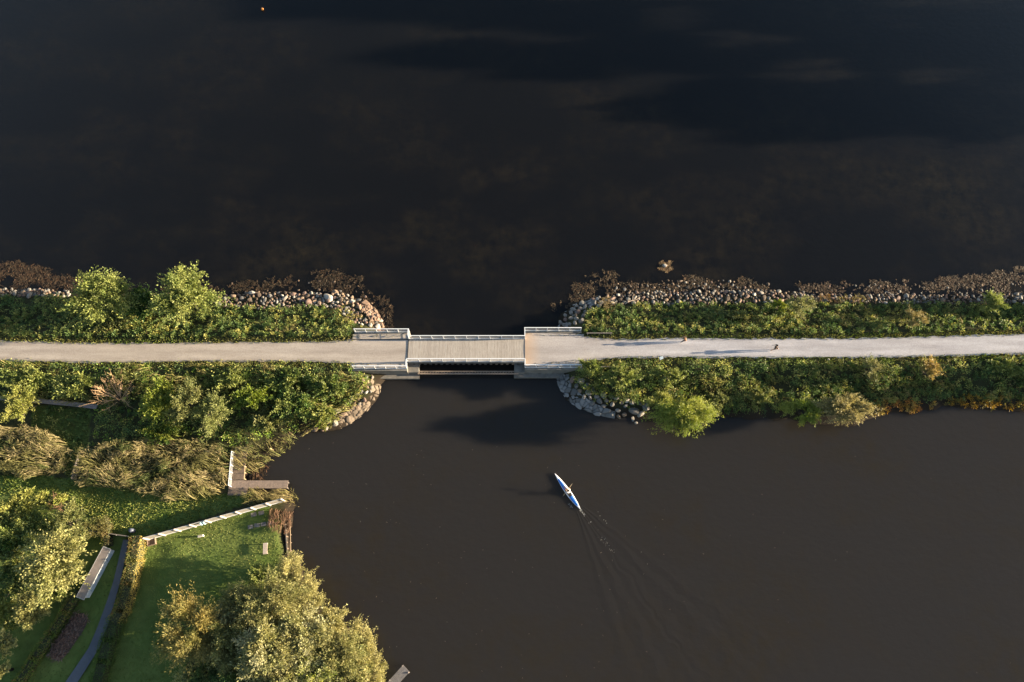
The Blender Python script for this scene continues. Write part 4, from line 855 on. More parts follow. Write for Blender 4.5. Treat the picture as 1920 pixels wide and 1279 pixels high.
# the thicket at the bottom
CS = [(.255, .235, .115), (.31, .285, .145), (.19, .18, .08)]
BT = 'trees of the waterside thicket at the bottom'
for u, v, zc, rx, ry, rz, pal, nm, lab, kw in (
    (357, 1183, 5.0, 48, 52, 2.2, TN, 'willow_tree', 'tan willow with orange twigs at the left of the bottom thicket', dict(ll=.22, lw=.06)),
    (305, 1207, 1.8, 12, 12, .8, BR, 'shrub', 'tiny green shrub on the lawn left of the tan willow', dict()),
    (426, 1210, 4.6, 36, 38, 2.2, OL+TO, 'leafy_tree', 'olive green tree right of the tan willow', dict(ll=.2, lw=.09)),
    (424, 1155, 4.2, 20, 18, 1.2, SV, 'silver_tree', 'small silvery white tree between the tan willow and the thicket', dict(ll=.2, lw=.1)),
    (445, 1126, 4.0, 30, 24, 1.9, TO, 'leafy_tree', 'olive tree at the upper left edge of the thicket', dict()),
    (491, 1082, 2.8, 18, 22, 1.6, BR, 'leafy_tree', 'bright green young tree on the upper edge of the thicket', dict()),
    (508, 1132, 4.7, 52, 42, 2.0, TO, 'leafy_tree', 'brownish tree in the middle of the thicket', dict(ll=.18, lw=.08)),
    (545, 1076, 2.8, 20, 30, 1.8, CS, 'willow_shrub', 'cream willow shrub at the top corner of the thicket by the water', dict(ll=.17, lw=.07)),
    (577, 1124, 3.2, 26, 38, 2.0, CS, 'willow_shrub', 'cream willow shrub on the shore, second below the top corner', dict(ll=.17, lw=.07)),
    (565, 1190, 4.5, 44, 34, 2.0, SV+TO, 'silver_tree', 'silvery green tree in the centre of the thicket', dict(ll=.24, lw=.1)),
    (500, 1222, 5.4, 46, 42, 2.2, SV+TO, 'silver_tree', 'silver leaved tree lower left of the centre of the thicket', dict(ll=.24, lw=.1)),
    (620, 1170, 3.0, 32, 26, 1.6, CS, 'willow_shrub', 'cream willow shrub on the shore, third below the top corner', dict(ll=.17, lw=.07)),
    (630, 1228, 4.0, 42, 36, 2.0, TO, 'leafy_tree', 'brown olive tree behind the lower shore willows', dict(ll=.18, lw=.08)),
    (676, 1208, 2.4, 28, 32, 1.6, CS, 'willow_shrub', 'cream willow shrub on the shore, fourth below the top corner', dict(ll=.17, lw=.07)),
    (698, 1262, 2.4, 22, 28, 1.4, CS, 'willow_shrub', 'cream willow shrub at the bottom edge beside the small dark jetty', dict(ll=.17, lw=.07)),
    (590, 1262, 4.4, 40, 28, 1.8, LM+SV, 'leafy_tree', 'yellow green tree at the bottom edge of the thicket', dict(ll=.24, lw=.1)),
    (530, 1275, 5.2, 36, 26, 1.8, SV+TO, 'silver_tree', 'silver leaved tree cut by the bottom edge', dict(ll=.24, lw=.1)),
    (390, 1262, 4.0, 34, 26, 1.4, OL+DK, 'leafy_tree', 'green tree at the bottom edge below the tan willow', dict()),
    (650, 1285, 3.6, 40, 26, 1.6, TO, 'leafy_tree', 'brown olive tree cut by the bottom edge', dict(ll=.18, lw=.08)),
    (455, 1290, 4.6, 40, 28, 1.6, DK+OL, 'leafy_tree', 'dark tree at the bottom edge of the thicket', dict())):
    d = dict(ll=.19, lw=.085); d.update(kw)
    tree(u, v, zc, rx, ry, rz, pal, int(min(15000, rx*ry*8)), nm, lab, 'shrub' if 'shrub' in nm else 'tree', BT, 34, **d)
tree(352, 1205, 3.9, 26, 34, 1.6, [(.42, .20, .06)], 130, 'dead_shrub', 'bare orange branches sticking out of the tan willow', 'dead shrub', None, 10, dead=True, trunk_r=.05)
undergrowth('thicket', [(543, 1045), (565, 1085), (615, 1155), (680, 1205), (712, 1250), (740, 1400), (330, 1400), (325, 1230), (400, 1165), (440, 1120), (500, 1075)], 'dense olive brushwood filling the waterside thicket between its trees', 2.6, 1.8, 4.2, TO+CS+OL, 261, zz=2.6, nl=70, ll=.2, lw=.09, spread=.24, cat='thicket')
# trees east of the frame, whose long shadows fall on the banks and the water
YN_ = float(W(2020, 585, 1)[1]); YS_ = float(W(2020, 715, 1)[1])
OFF = 'trees beyond the right edge'
ORD2 = ['lowest of the upper pair', 'taller of the upper pair', 'nearest of the lower three', 'middle of the lower three', 'farthest of the lower three']
ORD = ['%s of its row' % q for q in ('first', 'second', 'third', 'fourth', 'fifth', 'sixth', 'seventh', 'eighth', 'ninth', 'tenth', 'eleventh', 'twelfth', 'thirteenth', 'fourteenth', 'fifteenth', 'sixteenth')]
for x, y, h, r in ((72, YN_+1.0, 5.0, 2.0), (79, YN_+1.6, 6.0, 2.0), (70, YS_, 6.2, 2.0), (77, YS_-.8, 8.0, 2.0), (84, YS_+.4, 8.5, 2.0)):
    tree(0, 0, h*.62, r, r, h*.36, OL, 2500, 'leafy_tree', 'green tree on the causeway beyond the right edge, %s' % ORD2.pop(0), 'tree', OFF, 18, ll=.5, lw=.25, pxr=False, xy=(x, y), trunk_r=.2)
mb = MB(); mb.add([(130, 30, -1), (132, 52, -1), (128, 75, -1), (131, 100, -1), (134, 145, -1), (200, 145, -1), (200, 30, -1), (133, 31, .6), (135, 52, .8), (131, 75, .8), (134, 100, .8), (137, 143, .7), (198, 143, .8), (198, 32, .8)],
        [(0, 1, 8, 7), (1, 2, 9, 8), (2, 3, 10, 9), (3, 4, 11, 10), (4, 5, 12, 11), (5, 6, 13, 12), (6, 0, 7, 13), (7, 8, 9, 10, 11, 12, 13)])
tag(mb.build('added_bank', plain('added_bank_grass', (.06, .09, .03), .95, var=.3, scale=.3)), kind='structure')  # unseen bank added to carry the trees that shade the water
FAR = []
# trees added unseen to shade the water (tip pixel of the shadow, crown radius)
for i, (u, v, cr, dx) in enumerate(((1130, 205, 3.4, 0), (1300, 238, 3.6, 6), (1420, 185, 3.4, 3), (1560, 222, 4.5, 9), (1240, 170, 2.2, 2), (690, 108, 2.6, 4), (850, 120, 3.2, 8), (1050, 90, 3.2, 2), (1180, 118, 3.0, 9), (1450, 95, 4.5, 5), (1700, 130, 6.0, 12),
                              (400, 12, 3.5, 5), (650, 25, 4.5, 9), (900, 40, 3.5, 2), (1250, 30, 5.0, 8), (1600, 60, 6.0, 3))):
    tx, ty = (float(q) for q in W(u, v, 0)); x = 140+dx; hh = (x-tx)*math.tan(SUN_EL); y = ty+(x-tx)*math.tan(SUN_AZ)
    tree(0, 0, hh-cr*1.0, cr, cr, cr*1.0, OL, 2600, 'shadow_tree', 'unseen tree added beyond the right edge to shade the water, %s' % ORD[i], 'tree', OFF, 20, ll=1.0, lw=.6, pxr=False, xy=(x, y), trunk_r=.3, seed=700+i)

# ------------------------------------------------------------------ hedges
def hedge(name, pts, wd, h, pal, lab, seed, sun_tint=False):
    """clipped hedge: leaves over a box profile along a ground line given in photo pixels of its top centre"""
    rg = np.random.default_rng(seed); P = [V3(u, v, .62+h) for u, v in pts]
    r = empty(name, (P[0].x, P[0].y, .6), 0, lab, 'hedge', 'clipped hedges of the garden')
    vs, cs, k = [], [], 0; O = np.array((P[0].x, P[0].y, .6)); mb = MB()
    allP, allN = [], []
    for a, b in zip(P[:-1], P[1:]):
        d = Vector((b.x-a.x, b.y-a.y, 0)); L = d.length; d /= L; s = Vector((-d.y, d.x, 0))
        c = (a+b)/2; mb.box((c.x-O[0], c.y-O[1], h*.42), (L+.5, wd*.62, h*.82), math.atan2(d.y, d.x))
        n = int(L*(wd+2*h)*130); t = rg.random(n)*(L+.4)-.2; q = rg.random(n)*(wd+2*h)
        top = (q > h) & (q < h+wd); lo = q <= h
        off = np.where(top, q-h-wd/2, np.where(lo, -wd/2, wd/2))+rg.normal(0, .06, n); z = np.where(top, h, np.where(lo, q, 2*h+wd-q))+rg.normal(0, .06, n)
        off += (vn(t+a.x*3, q, .9, seed)-.5)*.25; z += (vn(t+a.x*3, off, .8, seed+2)-.5)*.3*np.where(top, 1, .3)
        x = a.x+d.x*t+s.x*off-O[0]; y = a.y+d.y*t+s.y*off-O[1]; allP.append(np.stack([x, y, z], 1))
        N = np.where(top[:, None], np.array([[0, 0, 1.]]), np.where(lo[:, None], np.array([[-s.x, -s.y, 0.]]), np.array([[s.x, s.y, 0.]]))); allN.append(N)
    mb.build('branch_core', plain('hedge_core', (.03, .035, .015), .95), r)
    PP = np.concatenate(allP); NN = np.concatenate(allN); n = len(PP); pal = np.array(pal)
    nz = fbm(PP[:, 0]+O[0], PP[:, 1]+O[1]+PP[:, 2], 1.2, seed+9)+rg.normal(0, .08, n); ci = np.clip(((nz-.3)/.4*len(pal)).astype(int), 0, len(pal)-1)
    v, f = leaf_arrays(PP-NN*.05, np.array([[0, 0, .7]])+rg.normal(0, .6, (n, 3)), rg.uniform(.09, .18, n), rg.uniform(.05, .09, n), rg, unit(NN+rg.normal(0, .6, (n, 3))))
    c = pal[ci]*(1+(rg.random((n, 1))-.5)*.5)
    if sun_tint: g_ = (NN[:, 0] > .5)[:, None]; c = np.where(g_, np.array((.30, .235, .075))*(.7+.6*rg.random((n, 1))), c)  # sunlight painted into the leaf colour of the east-facing side
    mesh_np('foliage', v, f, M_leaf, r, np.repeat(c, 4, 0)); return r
hedge('hedge', [(253, 1008), (247, 1050), (238, 1095), (222, 1145), (212, 1162)], 1.25, 1.7, [(.11, .12, .04), (.15, .14, .05), (.17, .11, .05), (.12, .14, .04)], 'tall hedge with sunlight painted gold on its east side, between lawn and asphalt path', 501, True)
hedge('hedge', [(212, 1162), (200, 1200), (188, 1240), (176, 1290), (165, 1330)], 1.5, 1.4, [(.05, .09, .022), (.08, .11, .03), (.06, .10, .025)], 'lower dark green end of the hedge beside the asphalt path', 502)
hedge('hedge', [(141, 1112), (118, 1148), (92, 1190), (60, 1235), (28, 1285), (5, 1325)], 1.0, 1.15, [(.08, .12, .025), (.14, .15, .04), (.17, .12, .05), (.10, .15, .03)], 'slanting low hedge running from the shed to the bottom left corner', 503)
hedge('hedge', [(190, 975), (196, 1000), (196, 1018)], .8, 1.3, [(.13, .10, .045), (.11, .12, .035)], 'short brownish hedge above the shed', 504)

# asphalt garden path
pts = [(236, 1012, 5), (228, 1050, 6), (219, 1090, 6.5), (207, 1130, 7.5), (192, 1175, 9), (176, 1215, 10), (150, 1255, 11), (120, 1300, 12), (95, 1350, 12)]
L = []; R = []
for i, (u, v, hw) in enumerate(pts):
    L.append(V3(u-hw, v, .78)); R.append(V3(u+hw, v, .78))
vs = []; fs = []
for i in range(len(pts)-1):
    for k in range(6):
        t = k/6; vs += [L[i].lerp(L[i+1], t), (L[i].lerp(L[i+1], t)+R[i].lerp(R[i+1], t))/2+Vector((0, 0, .02)), R[i].lerp(R[i+1], t)]
n = len(vs)//3
for i in range(n-1):
    a = i*3; fs += [(a, a+1, a+4, a+3), (a+1, a+2, a+5, a+4)]
mb = MB(); mb.add(vs, fs, True)
tag(mb.build('asphalt_path', plain('asphalt', (.10, .105, .125), .9, var=.15, scale=1.2, bump=.2)), kind='structure')

# ------------------------------------------------------------------ shed
def at(u, v, z): return V3(u, v, z)
zt = 1.95
c = [at(194, 1025.5, zt), at(207.5, 1030, zt), at(157, 1124, zt), at(144, 1119, zt)]
mid = (c[0]+c[1]+c[2]+c[3])/4; ln = ((c[2]+c[3])-(c[0]+c[1]))/2; Lg = ln.length; ang = math.atan2(ln.y, ln.x); wdt = (c[1]-c[0]).length
sh = empty('long_shed', (mid.x, mid.y, .62), ang, 'long narrow shed with grey felt roof and white front beside the big cream leaved tree', 'shed')
H = zt-.62
R_ = Matrix.Rotation(math.radians(5), 3, 'X')
mb = MB(); mb.box((0, 0, H), (Lg, wdt, .05)); mb.build('roof', plain('roofing_felt', (.20, .17, .16), .9, var=.15, scale=3, bump=.2), sh)
mb = MB()
for x in (-Lg/2-.02, Lg/2+.02): mb.box((x, 0, H-.002), (.06, wdt+.06, .072))
for y in (-wdt/2-.02, wdt/2+.02): mb.box((0, y, H), (Lg+.08, .05, .07))
mb.build('roof_trim', plain('grey_trim', (.36, .36, .37), .5), sh)
mb = MB(); mb.box((0, -wdt/2+.12, H/2-.05), (Lg-.25, .08, H-.22)); mb.build('wall', M_grey_wood, sh)
mb = MB(); mb.box((0, wdt/2-.24, H/2-.05), (Lg-.25, .07, H-.22)); mb.build('front_wall', M_white, sh)
for x in (-Lg/2+.13, Lg/2-.13):
    mb = MB(); mb.box((x, -.06, H/2-.05), (.07, wdt-.46, H-.22)); mb.build('wall', M_white, sh)
for x in (-1.8, -.2, 1.5):
    mb = MB(); mb.box((x, wdt/2-.185, H/2-.07), (.85, .035, H-.35)); d = mb.build('door', plain('pale_blue_paint', (.45, .52, .60), .5), sh)
    mb = MB(); mb.box((x+.32, wdt/2-.155, H/2-.1), (.04, .03, .14)); mb.build('handle', M_dark, d)

# heap of dead brushwood
a = V3(157, 1150, .9); b = V3(97, 1238, .9); d = b-a; rg = np.random.default_rng(77)
hp = empty('brushwood_heap', ((a.x+b.x)/2, (a.y+b.y)/2, .6), math.atan2(d.y, d.x), 'long heap of dead purplish brown brushwood beside the asphalt path', 'brushwood heap')
Lh = d.length; vs = []; nx, ny = 60, 16
X, Y = np.meshgrid(np.linspace(-Lh/2, Lh/2, nx), np.linspace(-1, 1, ny), indexing='ij')
wd_ = .95*np.sqrt(np.clip(1-(X/(Lh/2))**6, 0, 1)); Z = .55*np.clip(1-Y**2, 0, 1)*np.clip(1-(X/(Lh/2))**8, 0, 1)*(.6+.8*fbm(X*1.0, Y, 1.1, 3))
idx = np.arange(nx*ny).reshape(nx, ny); F = np.stack([idx[:-1, :-1], idx[1:, :-1], idx[1:, 1:], idx[:-1, 1:]], -1).reshape(-1, 4)
mesh_np('mulch', np.stack([X, Y*wd_, Z], -1).reshape(-1, 3), F, plain('mulch', (.085, .06, .05), .95, var=.5, scale=5, bump=.8), hp, smooth=True)
n = 1500; x = rg.uniform(-Lh/2+.2, Lh/2-.2, n); y = rg.uniform(-.85, .85, n); z = .45*(1-y**2)*np.clip(1-(x/(Lh/2))**8, 0, 1)+rg.uniform(0, .22, n)
v, f = leaf_arrays(np.stack([x, y, z], 1), np.stack([rg.normal(0, 1, n), rg.normal(0, .7, n), rg.normal(0, .25, n)], 1), rg.uniform(.2, .6, n), rg.uniform(.04, .09, n), rg)
mesh_np('twigs', v, f, M_dry, hp, np.repeat(jcol((.20, .13, .105), n, rg, .2, .5), 4, 0))

# ------------------------------------------------------------------ white garden fence
a = V3(268, 1011, .9); b = V3(531, 937.5, .9)
FH = 1.5
A0 = V3(268, 1009, .62+FH); B0 = V3(528, 935, .62+FH)
d = B0-A0; Lf = d.length; fang = math.atan2(d.y, d.x); ff_ = empty('white_fence', (A0.x, A0.y, .62), fang, 'white board fence slanting across the garden down to the water', 'fence')
mb = MB(); mb.box((Lf/2, 0, FH/2+.04), (Lf, .05, FH-.1)); mb.build('boards', plain('grey_white_boards', (.28, .26, .24), .7, var=.15, scale=3), ff_)
mb = MB(); mb.box((Lf/2, 0, FH), (Lf+.1, .08, .05)); mb.build('cap_rail', plain('cream_rail', (.42, .39, .36), .6), ff_)
mb = MB(); mb.box((Lf/2, -.055, .25), (Lf, .05, .12)); mb.build('lower_rail', M_white, ff_)
fp = None
for i in range(10):
    x = .05+(Lf-.1)*i/9
    if fp is None:
        mb = MB(); mb.box((0, .03, FH/2+.03), (.12, .13, FH+.26)); fp = mb.build('post', plain('cream_paint', (.55, .48, .42), .5), ff_); fp.location = (x, -.095, 0)
    else:
        q = fp.copy(); C.objects.link(q); q.parent = ff_; q.location = (x, -.095, 0)
# blue cloth hung on the fence
q = A0+d*(108/260.); mb = MB()
vs = []; fs = []
for i in range(7):
    for j in range(5): vs.append((-.28+.56*i/6+.03*math.sin(j*2), -.10*math.sin(i*1.7)*.5-.1-.05*j, .0-.14*j+.03*math.sin(i*2.1)))
for i in range(6):
    for j in range(4): k = i*5+j; fs.append((k, k+5, k+6, k+1))
mb.add(vs, fs, True); o = mb.build('cloth', plain('blue_cloth', (.35, .52, .62), .8), loc=(q.x, q.y, .62+FH+.05)); o.rotation_euler = (0, 0, fang); tag(o, 'pale blue cloth hung over the middle of the white fence', 'cloth')
# timber block and post at the corner
q = V3(284, 1015, .8); e = empty('compost_box', (q.x, q.y, .62), fang, 'brown timber box at the left foot of the white fence', 'compost box')
for dx, dy, sx, sy in ((0, .42, .9, .05), (0, -.42, .9, .05), (.42, 0, .05, .78), (-.42, 0, .05, .78)):
    mb = MB(); mb.box((dx, dy, .15), (sx, sy, .35)); mb.build('side_board', M_brown_wood, e)
mb = MB(); mb.box((0, 0, .12), (.78, .78, .2)); mb.build('soil', plain('soil', (.13, .085, .06), .95, var=.3, bump=.5), e)
# dark gate fence between the brownish bush and the hedge
a = V3(165, 995, 1.5); b = V3(243, 1006, 1.5); d = b-a; e = empty('wooden_gate', (a.x, a.y, .62), math.atan2(d.y, d.x), 'dark wooden fence with a gate between the shed and the tall hedge', 'gate')
mb = MB(); mb.box((d.length/2, 0, .5), (d.length, .06, .9)); mb.build('panel', M_dark, e)
mb = MB(); mb.box((d.length/2, 0, .98), (d.length, .08, .05)); mb.build('top_rail', M_grey_wood, e)
for t in (0, .45, .7, 1):
    mb = MB(); mb.box((d.length*t, -.06, .52), (.10, .06, 1.1)); mb.build('post', M_grey_wood, e)
q = V3(252, 996, .62); e = empty('rain_barrel', (q.x, q.y, .62), 0, 'blue grey rain barrel beyond the top of the tall hedge', 'barrel')
mb = MB(); mb.tube([(0, 0, 0), (0, 0, .3), (0, 0, .6), (0, 0, .9)], [.20, .25, .25, .2], 16); mb.build('drum', plain('blue_plastic', (.07, .08, .12), .5), e)
mb = MB(); mb.tube([(0, 0, .9), (0, 0, .94)], [.22, .21], 16); mb.build('lid', plain('lid_plastic', (.07, .08, .12), .5), e)

# bench on the lawn
zb_ = .62; p0 = V3(497.5, 1018, zb_+.45); p1 = V3(497, 1039, zb_+.45); d = p1-p0
e = empty('garden_bench', ((p0.x+p1.x)/2, (p0.y+p1.y)/2, zb_), math.atan2(d.y, d.x), 'low wooden bench alone on the mown lawn', 'bench')
mb = MB()
for y in (-.16, 0, .16): mb.box((0, y, .44), (d.length, .14, .05))
mb.build('seat', plain('sun_bleached_wood', (.46, .38, .33), .7, var=.15, scale=6), e)
for x in (-d.length/2+.10, d.length/2-.10):
    mb = MB(); mb.box((x, 0, .20), (.07, .40, .42)); mb.build('leg', M_grey_wood, e)
mb = MB(); mb.box((0, 0, .385), (d.length-.3, .06, .06)); mb.build('stretcher', M_grey_wood, e)
# white trough on the lawn
q = V3(376, 1005, 1.0); e = empty('white_planter', (q.x, q.y, .62), math.radians(12), 'small narrow white planter on legs standing on the lawn below the fence', 'planter')
mb = MB(); mb.box((0, 0, .36), (.58, .20, .16)); mb.build('trough', plain('bright_white_paint', (.8, .78, .72), .5), e)
mb = MB(); mb.box((0, 0, .445), (.50, .13, .02)); mb.build('soil', plain('dark_soil', (.30, .26, .2), .9), e)
for x in (-.22, .22):
    mb = MB(); mb.box((x, 0, .14), (.05, .14, .29)); mb.build('leg', M_white, e)
# stepping stones
for i, (u, v) in enumerate(((470, 988), (482, 985), (494, 983), (506, 981), (476, 965), (490, 962))):
    q = V3(u, v, .66); mb = MB(); mb.box((0, 0, 0), (.6, .42, .08)); o = mb.build('paving_slab', M_conc, loc=(q.x, q.y, float(ground(q.x, q.y))+.03)); o.rotation_euler = (0, 0, .15+random.uniform(-.1, .1))
    tag(o, 'grey paving slab %s, %s' % ('in the lower row beside the dead reeds' if i < 4 else 'in the upper row below the fence', ('leftmost', 'second from left', 'third from left', 'nearest the dead reeds', 'left one', 'right one')[i]), 'slab', 'paving slabs on the lawn')

# ------------------------------------------------------------------ jetty
def planks(mb, x0, x1, y0, y1, z, along, step=.15, th=.05):
    if along == 'x':
        n = max(1, int((y1-y0)/step))
        for i in range(n): mb.box(((x0+x1)/2, y0+(i+.5)*(y1-y0)/n, z+random.uniform(-.004, .004)), (x1-x0, (y1-y0)/n-.018, th))
    else:
        n = max(1, int((x1-x0)/step))
        for i in range(n): mb.box((x0+(i+.5)*(x1-x0)/n, (y0+y1)/2, z+random.uniform(-.004, .004)), ((x1-x0)/n-.018, y1-y0, th))
zj = .85
J = V3(430, 928, zj); jt = empty('wooden_jetty', (J.x, J.y, 0), 0, 'L-shaped brown wooden jetty with a white rail beside the reed bed', 'jetty'); o0 = Vector((J.x, J.y, 0))
xa_, xb_, xc_ = float(W(431, 900, zj)[0]), float(W(459, 880, zj)[0]), float(W(540, 907, zj)[0])
y_top, y_m, y_b, y_b2 = float(W(440, 838, zj)[1]), float(W(440, 901, zj)[1]), float(W(440, 929, zj)[1]), float(W(440, 916, zj)[1])
mb = MB(); planks(mb, xa_-o0.x, xb_-o0.x, y_m+.01-o0.y, y_top-o0.y, zj, 'x'); mb.build('walkway', M_brown_wood, jt)
mb = MB(); planks(mb, xa_-o0.x, xc_-o0.x, y_b2+.01-o0.y, y_m-o0.y, zj-.01, 'y'); mb.build('platform', plain('pier_boards', (.24, .18, .145), .85, var=.25, scale=4, bump=.3), jt)
mb = MB(); planks(mb, xa_-o0.x, xb_+.6-o0.x, y_b-o0.y, y_b2-o0.y, zj-.02, 'x'); mb.build('step', M_brown_wood, jt)
mb = MB()
for x in (xa_+.2, (xa_+xc_)/2, xc_-.2):
    for y in (y_m-.15, y_b2+.15): mb.tube([(x-o0.x, y-o0.y, -1.5), (x-o0.x, y-o0.y, zj-.06)], .09, 8)
mb.build('piles', M_dark, jt)
p = V3(434, 846, zj+1.0); p2 = V3(428, 910, zj+1.0)
rl = bpy.data.objects.new('rail', None); 
bpy.data.objects.remove(rl)
for z, wd in ((1.0, .055), (.62, .03), (.28, .03)):
    mb = MB(); mb.bar((p.x-o0.x, p.y-o0.y, zj+z), (p2.x-o0.x, p2.y-o0.y, zj+z), wd, .05); mb.build('rail', M_white, jt)
for t in (0, .2, .4, .6, .8, 1):
    r = p.lerp(p2, t); mb = MB(); mb.box((r.x-o0.x, r.y-o0.y, zj+.47), (.05, .05, .98)); mb.build('rail_post', M_white, jt)
p = V3(459, 873, zj+.5); p2 = V3(458, 899, zj+.5); mb = MB(); mb.bar((p.x-o0.x, p.y-o0.y, zj+.5), (p2.x-o0.x, p2.y-o0.y, zj+.5), .08, .06)
for t in (.05, .5, .95): r = p.lerp(p2, t); mb.box((r.x-o0.x, r.y-o0.y, zj+.22), (.06, .06, .5))
mb.build('handrail', plain('tan_pine', (.45, .33, .2), .7), jt)  # one even tan wood colour
mb = MB(); p = V3(508, 842, .8); mb.box((0, 0, .3), (.14, .14, 1.4)); tag(mb.build('mooring_post', plain('pine_post', (.45, .33, .2), .7), loc=(p.x, p.y, .1)), 'short tan mooring post on the reedy bank above the jetty', 'post')
# small dark jetty at the bottom edge
p = V3(762, 1253, .5); p2 = V3(715, 1305, .5); d = p2-p; e = empty('small_jetty', (p.x, p.y, 0), math.atan2(d.y, d.x), 'small dark grey plank jetty at the bottom edge', 'jetty')
mb = MB(); Lj = d.length
for i in range(int(Lj/.14)): mb.box((.07+i*.14, 0, .5+random.uniform(-.004, .004)), (.122, .95, .05))
mb.build('deck', plain('tarred_boards', (.15, .14, .145), .8, var=.3, scale=5), e)
mb = MB()
for y in (-.46, .46): mb.box((Lj/2, y, .44), (Lj, .08, .1))
mb.build('edge_beam', M_dark, e)
for x, y in ((.15, -.46), (.15, .46), (2, -.46), (2, .46)):
    mb = MB(); mb.tube([(x, y, -1.5), (x, y, .62)], .07, 8); mb.build('pile', M_grey_wood, e)
# timber bank wall below the lawn and rod fence in front of it
p = V3(534, 984, .55); p2 = V3(538, 1040, .55); d = p2-p; e = empty('bank_wall', (p.x, p.y, 0), math.atan2(d.y, d.x), 'dark timber bank wall holding the lawn above the water', 'retaining wall')
mb = MB(); mb.box((d.length/2, 0, -.1), (d.length, .10, 1.3)); mb.build('boards', M_dark, e)
for i in range(6):
    mb = MB(); mb.box((d.length*i/5, .09, -.05), (.12, .08, 1.5)); mb.build('post', M_brown_wood, e)
p = V3(544, 986, .35); p2 = V3(545, 1035, .35); d = p2-p; e = empty('water_rail', (p.x, p.y, 0), math.atan2(d.y, d.x), 'thin tan timber rail standing in the water in front of the lawn', 'rail')
mb = MB(); mb.bar((0, 0, .32), (d.length, 0, .32), .05, .05); mb.build('rail', plain('tan_timber', (.36, .27, .18), .8), e)
for i in range(4):
    mb = MB(); mb.tube([(.1+d.length*i/3.3, 0, -1), (.1+d.length*i/3.3, 0, .45)], .045, 7); mb.build('stake', M_brown_wood, e)
# boardwalk at the left
pts = [(-60, 744), (20, 747), (75, 752), (130, 757), (182, 763)]
P = [V3(u, v, .95) for u, v in pts]; e = empty('boardwalk', (P[0].x, P[0].y, .6), 0, 'narrow weathered grey boardwalk below the bright leafy bushes at the left', 'boardwalk'); mb = MB(); bt = MB()
for a, b in zip(P[:-1], P[1:]):
    d = b-a; n = int(d.length/.16); an = math.atan2(d.y, d.x)
    for i in range(n): r = a.lerp(b, (i+.5)/n)-P[0]; mb.box((r.x, r.y, .35), (.142, .55, .04), an)
    bt.bar(Vector((a-P[0]).to_tuple())+Vector((0, 0, .26)), Vector((b-P[0]).to_tuple())+Vector((0, 0, .26)), .3, .12)
mb.build('boards', plain('weathered_boards', (.24, .20, .19), .85, var=.3, scale=3, bump=.3), e); bt.build('bearer', M_dark, e)
# grey plank panel beside the reeds
p = V3(148, 848, 1.5); p2 = V3(134, 898, 1.5); d = p2-p; e = empty('plank_screen', (p.x, p.y, .6), math.atan2(d.y, d.x), 'leaning grey plank screen between the two reed beds', 'screen')
mb = MB()
for i in range(5): mb.box((d.length/2, -.02, .12+i*.19), (d.length, .04, .17))
mb.build('planks', M_grey_wood, e)
for x in (.1, d.length-.1):
    mb = MB(); mb.box((x, .05, .5), (.09, .09, 1.1)); mb.build('post', M_grey_wood, e)

# ------------------------------------------------------------------ small things on the path
p = V3(1240, 671, ZP+.9); e = empty('information_sign', (p.x, p.y, ZP-.05), math.radians(25), 'small tilted pale blue board on a post at the lower path edge', 'sign')
mb = MB(); mb.box((0, 0, .92), (.48, .34, .03), R=Matrix.Rotation(math.radians(28), 3, 'X')); mb.build('board', plain('pale_board', (.22, .28, .36), .3), e)
mb = MB(); mb.box((0, 0, .90), (.53, .39, .025), R=Matrix.Rotation(math.radians(28), 3, 'X')); mb.build('frame', M_dark, e)
mb = MB(); mb.box((0, .02, .42), (.08, .08, .9)); mb.build('post', M_grey_wood, e)
p = V3(1554, 673.5, ZP+.15); e = empty('marker_stone', (p.x, p.y, ZP-.05), 0, 'small white marker stone at the lower edge of the path', 'marker')
o = bpy.data.objects.new('stone_head', variants[5][2]); C.objects.link(o); o.parent = e; o.scale = (.3, .28, .3); o.location = (0, 0, .12)
p = V3(212, 687, ZP); o = bpy.data.objects.new('marker_stone', variants[5][6]); C.objects.link(o); o.scale = (.22, .2, .2); o.location = (p.x, p.y, 1.75); tag(o, 'tiny white stone in the grass below the path at the left', 'marker')
# buoy
p = V3(492, 17, .15); e = empty('buoy', (p.x, p.y, 0), 0, 'small orange round buoy floating on the dark water at the top', 'buoy')
bm = bmesh.new(); bmesh.ops.create_uvsphere(bm, u_segments=24, v_segments=14, radius=.21); me = bpy.data.meshes.new('float'); bm.to_mesh(me); bm.free()
for q in me.polygons: q.use_smooth = True
me.materials.append(plain('orange_plastic', (.75, .28, .06), .4)); o = bpy.data.objects.new('float', me); C.objects.link(o); o.parent = e; o.location = (0, 0, .14)
mb = MB(); mb.tube([(.0, 0, .40), (0, 0, .50)], .05, 8); mb.build('eyelet', M_dark, e)
# driftwood
for u, v, l, a, lab in ((1185, 566, 2.2, .5, 'bleached driftwood branch on the stones above the right railing'), (1345, 548, 1.4, -.8, 'dark driftwood log lying in the shallows above the two walkers'), (1672, 556, 2.0, -.6, 'thin bleached driftwood branch on the stones at the right'), (1322, 540, 1.1, -.9, 'short driftwood log in the shallows above the walker in orange')):
    p = V3(u, v, .5); q = random.Random(u); mb = MB(); pts = [(l*(t-.5), .12*math.sin(t*5+q.random()), .08*math.sin(t*7)) for t in (0, .25, .5, .75, 1)]
    mb.tube(pts, [.07, .065, .05, .04, .02], 8); mb.tube([pts[2], (pts[2][0]+.25, .35, .12), (pts[2][0]+.5, .6, .2)], [.04, .03, .012], 6)
    o = mb.build('driftwood', plain('driftwood', (.34, .27, .22) if 'bleached' in lab else (.2, .13, .09), .85, var=.2), loc=(p.x, p.y, max(float(ground(p.x, p.y)), 0)+.38)); o.rotation_euler = (0, 0, a); tag(o, lab, 'driftwood')

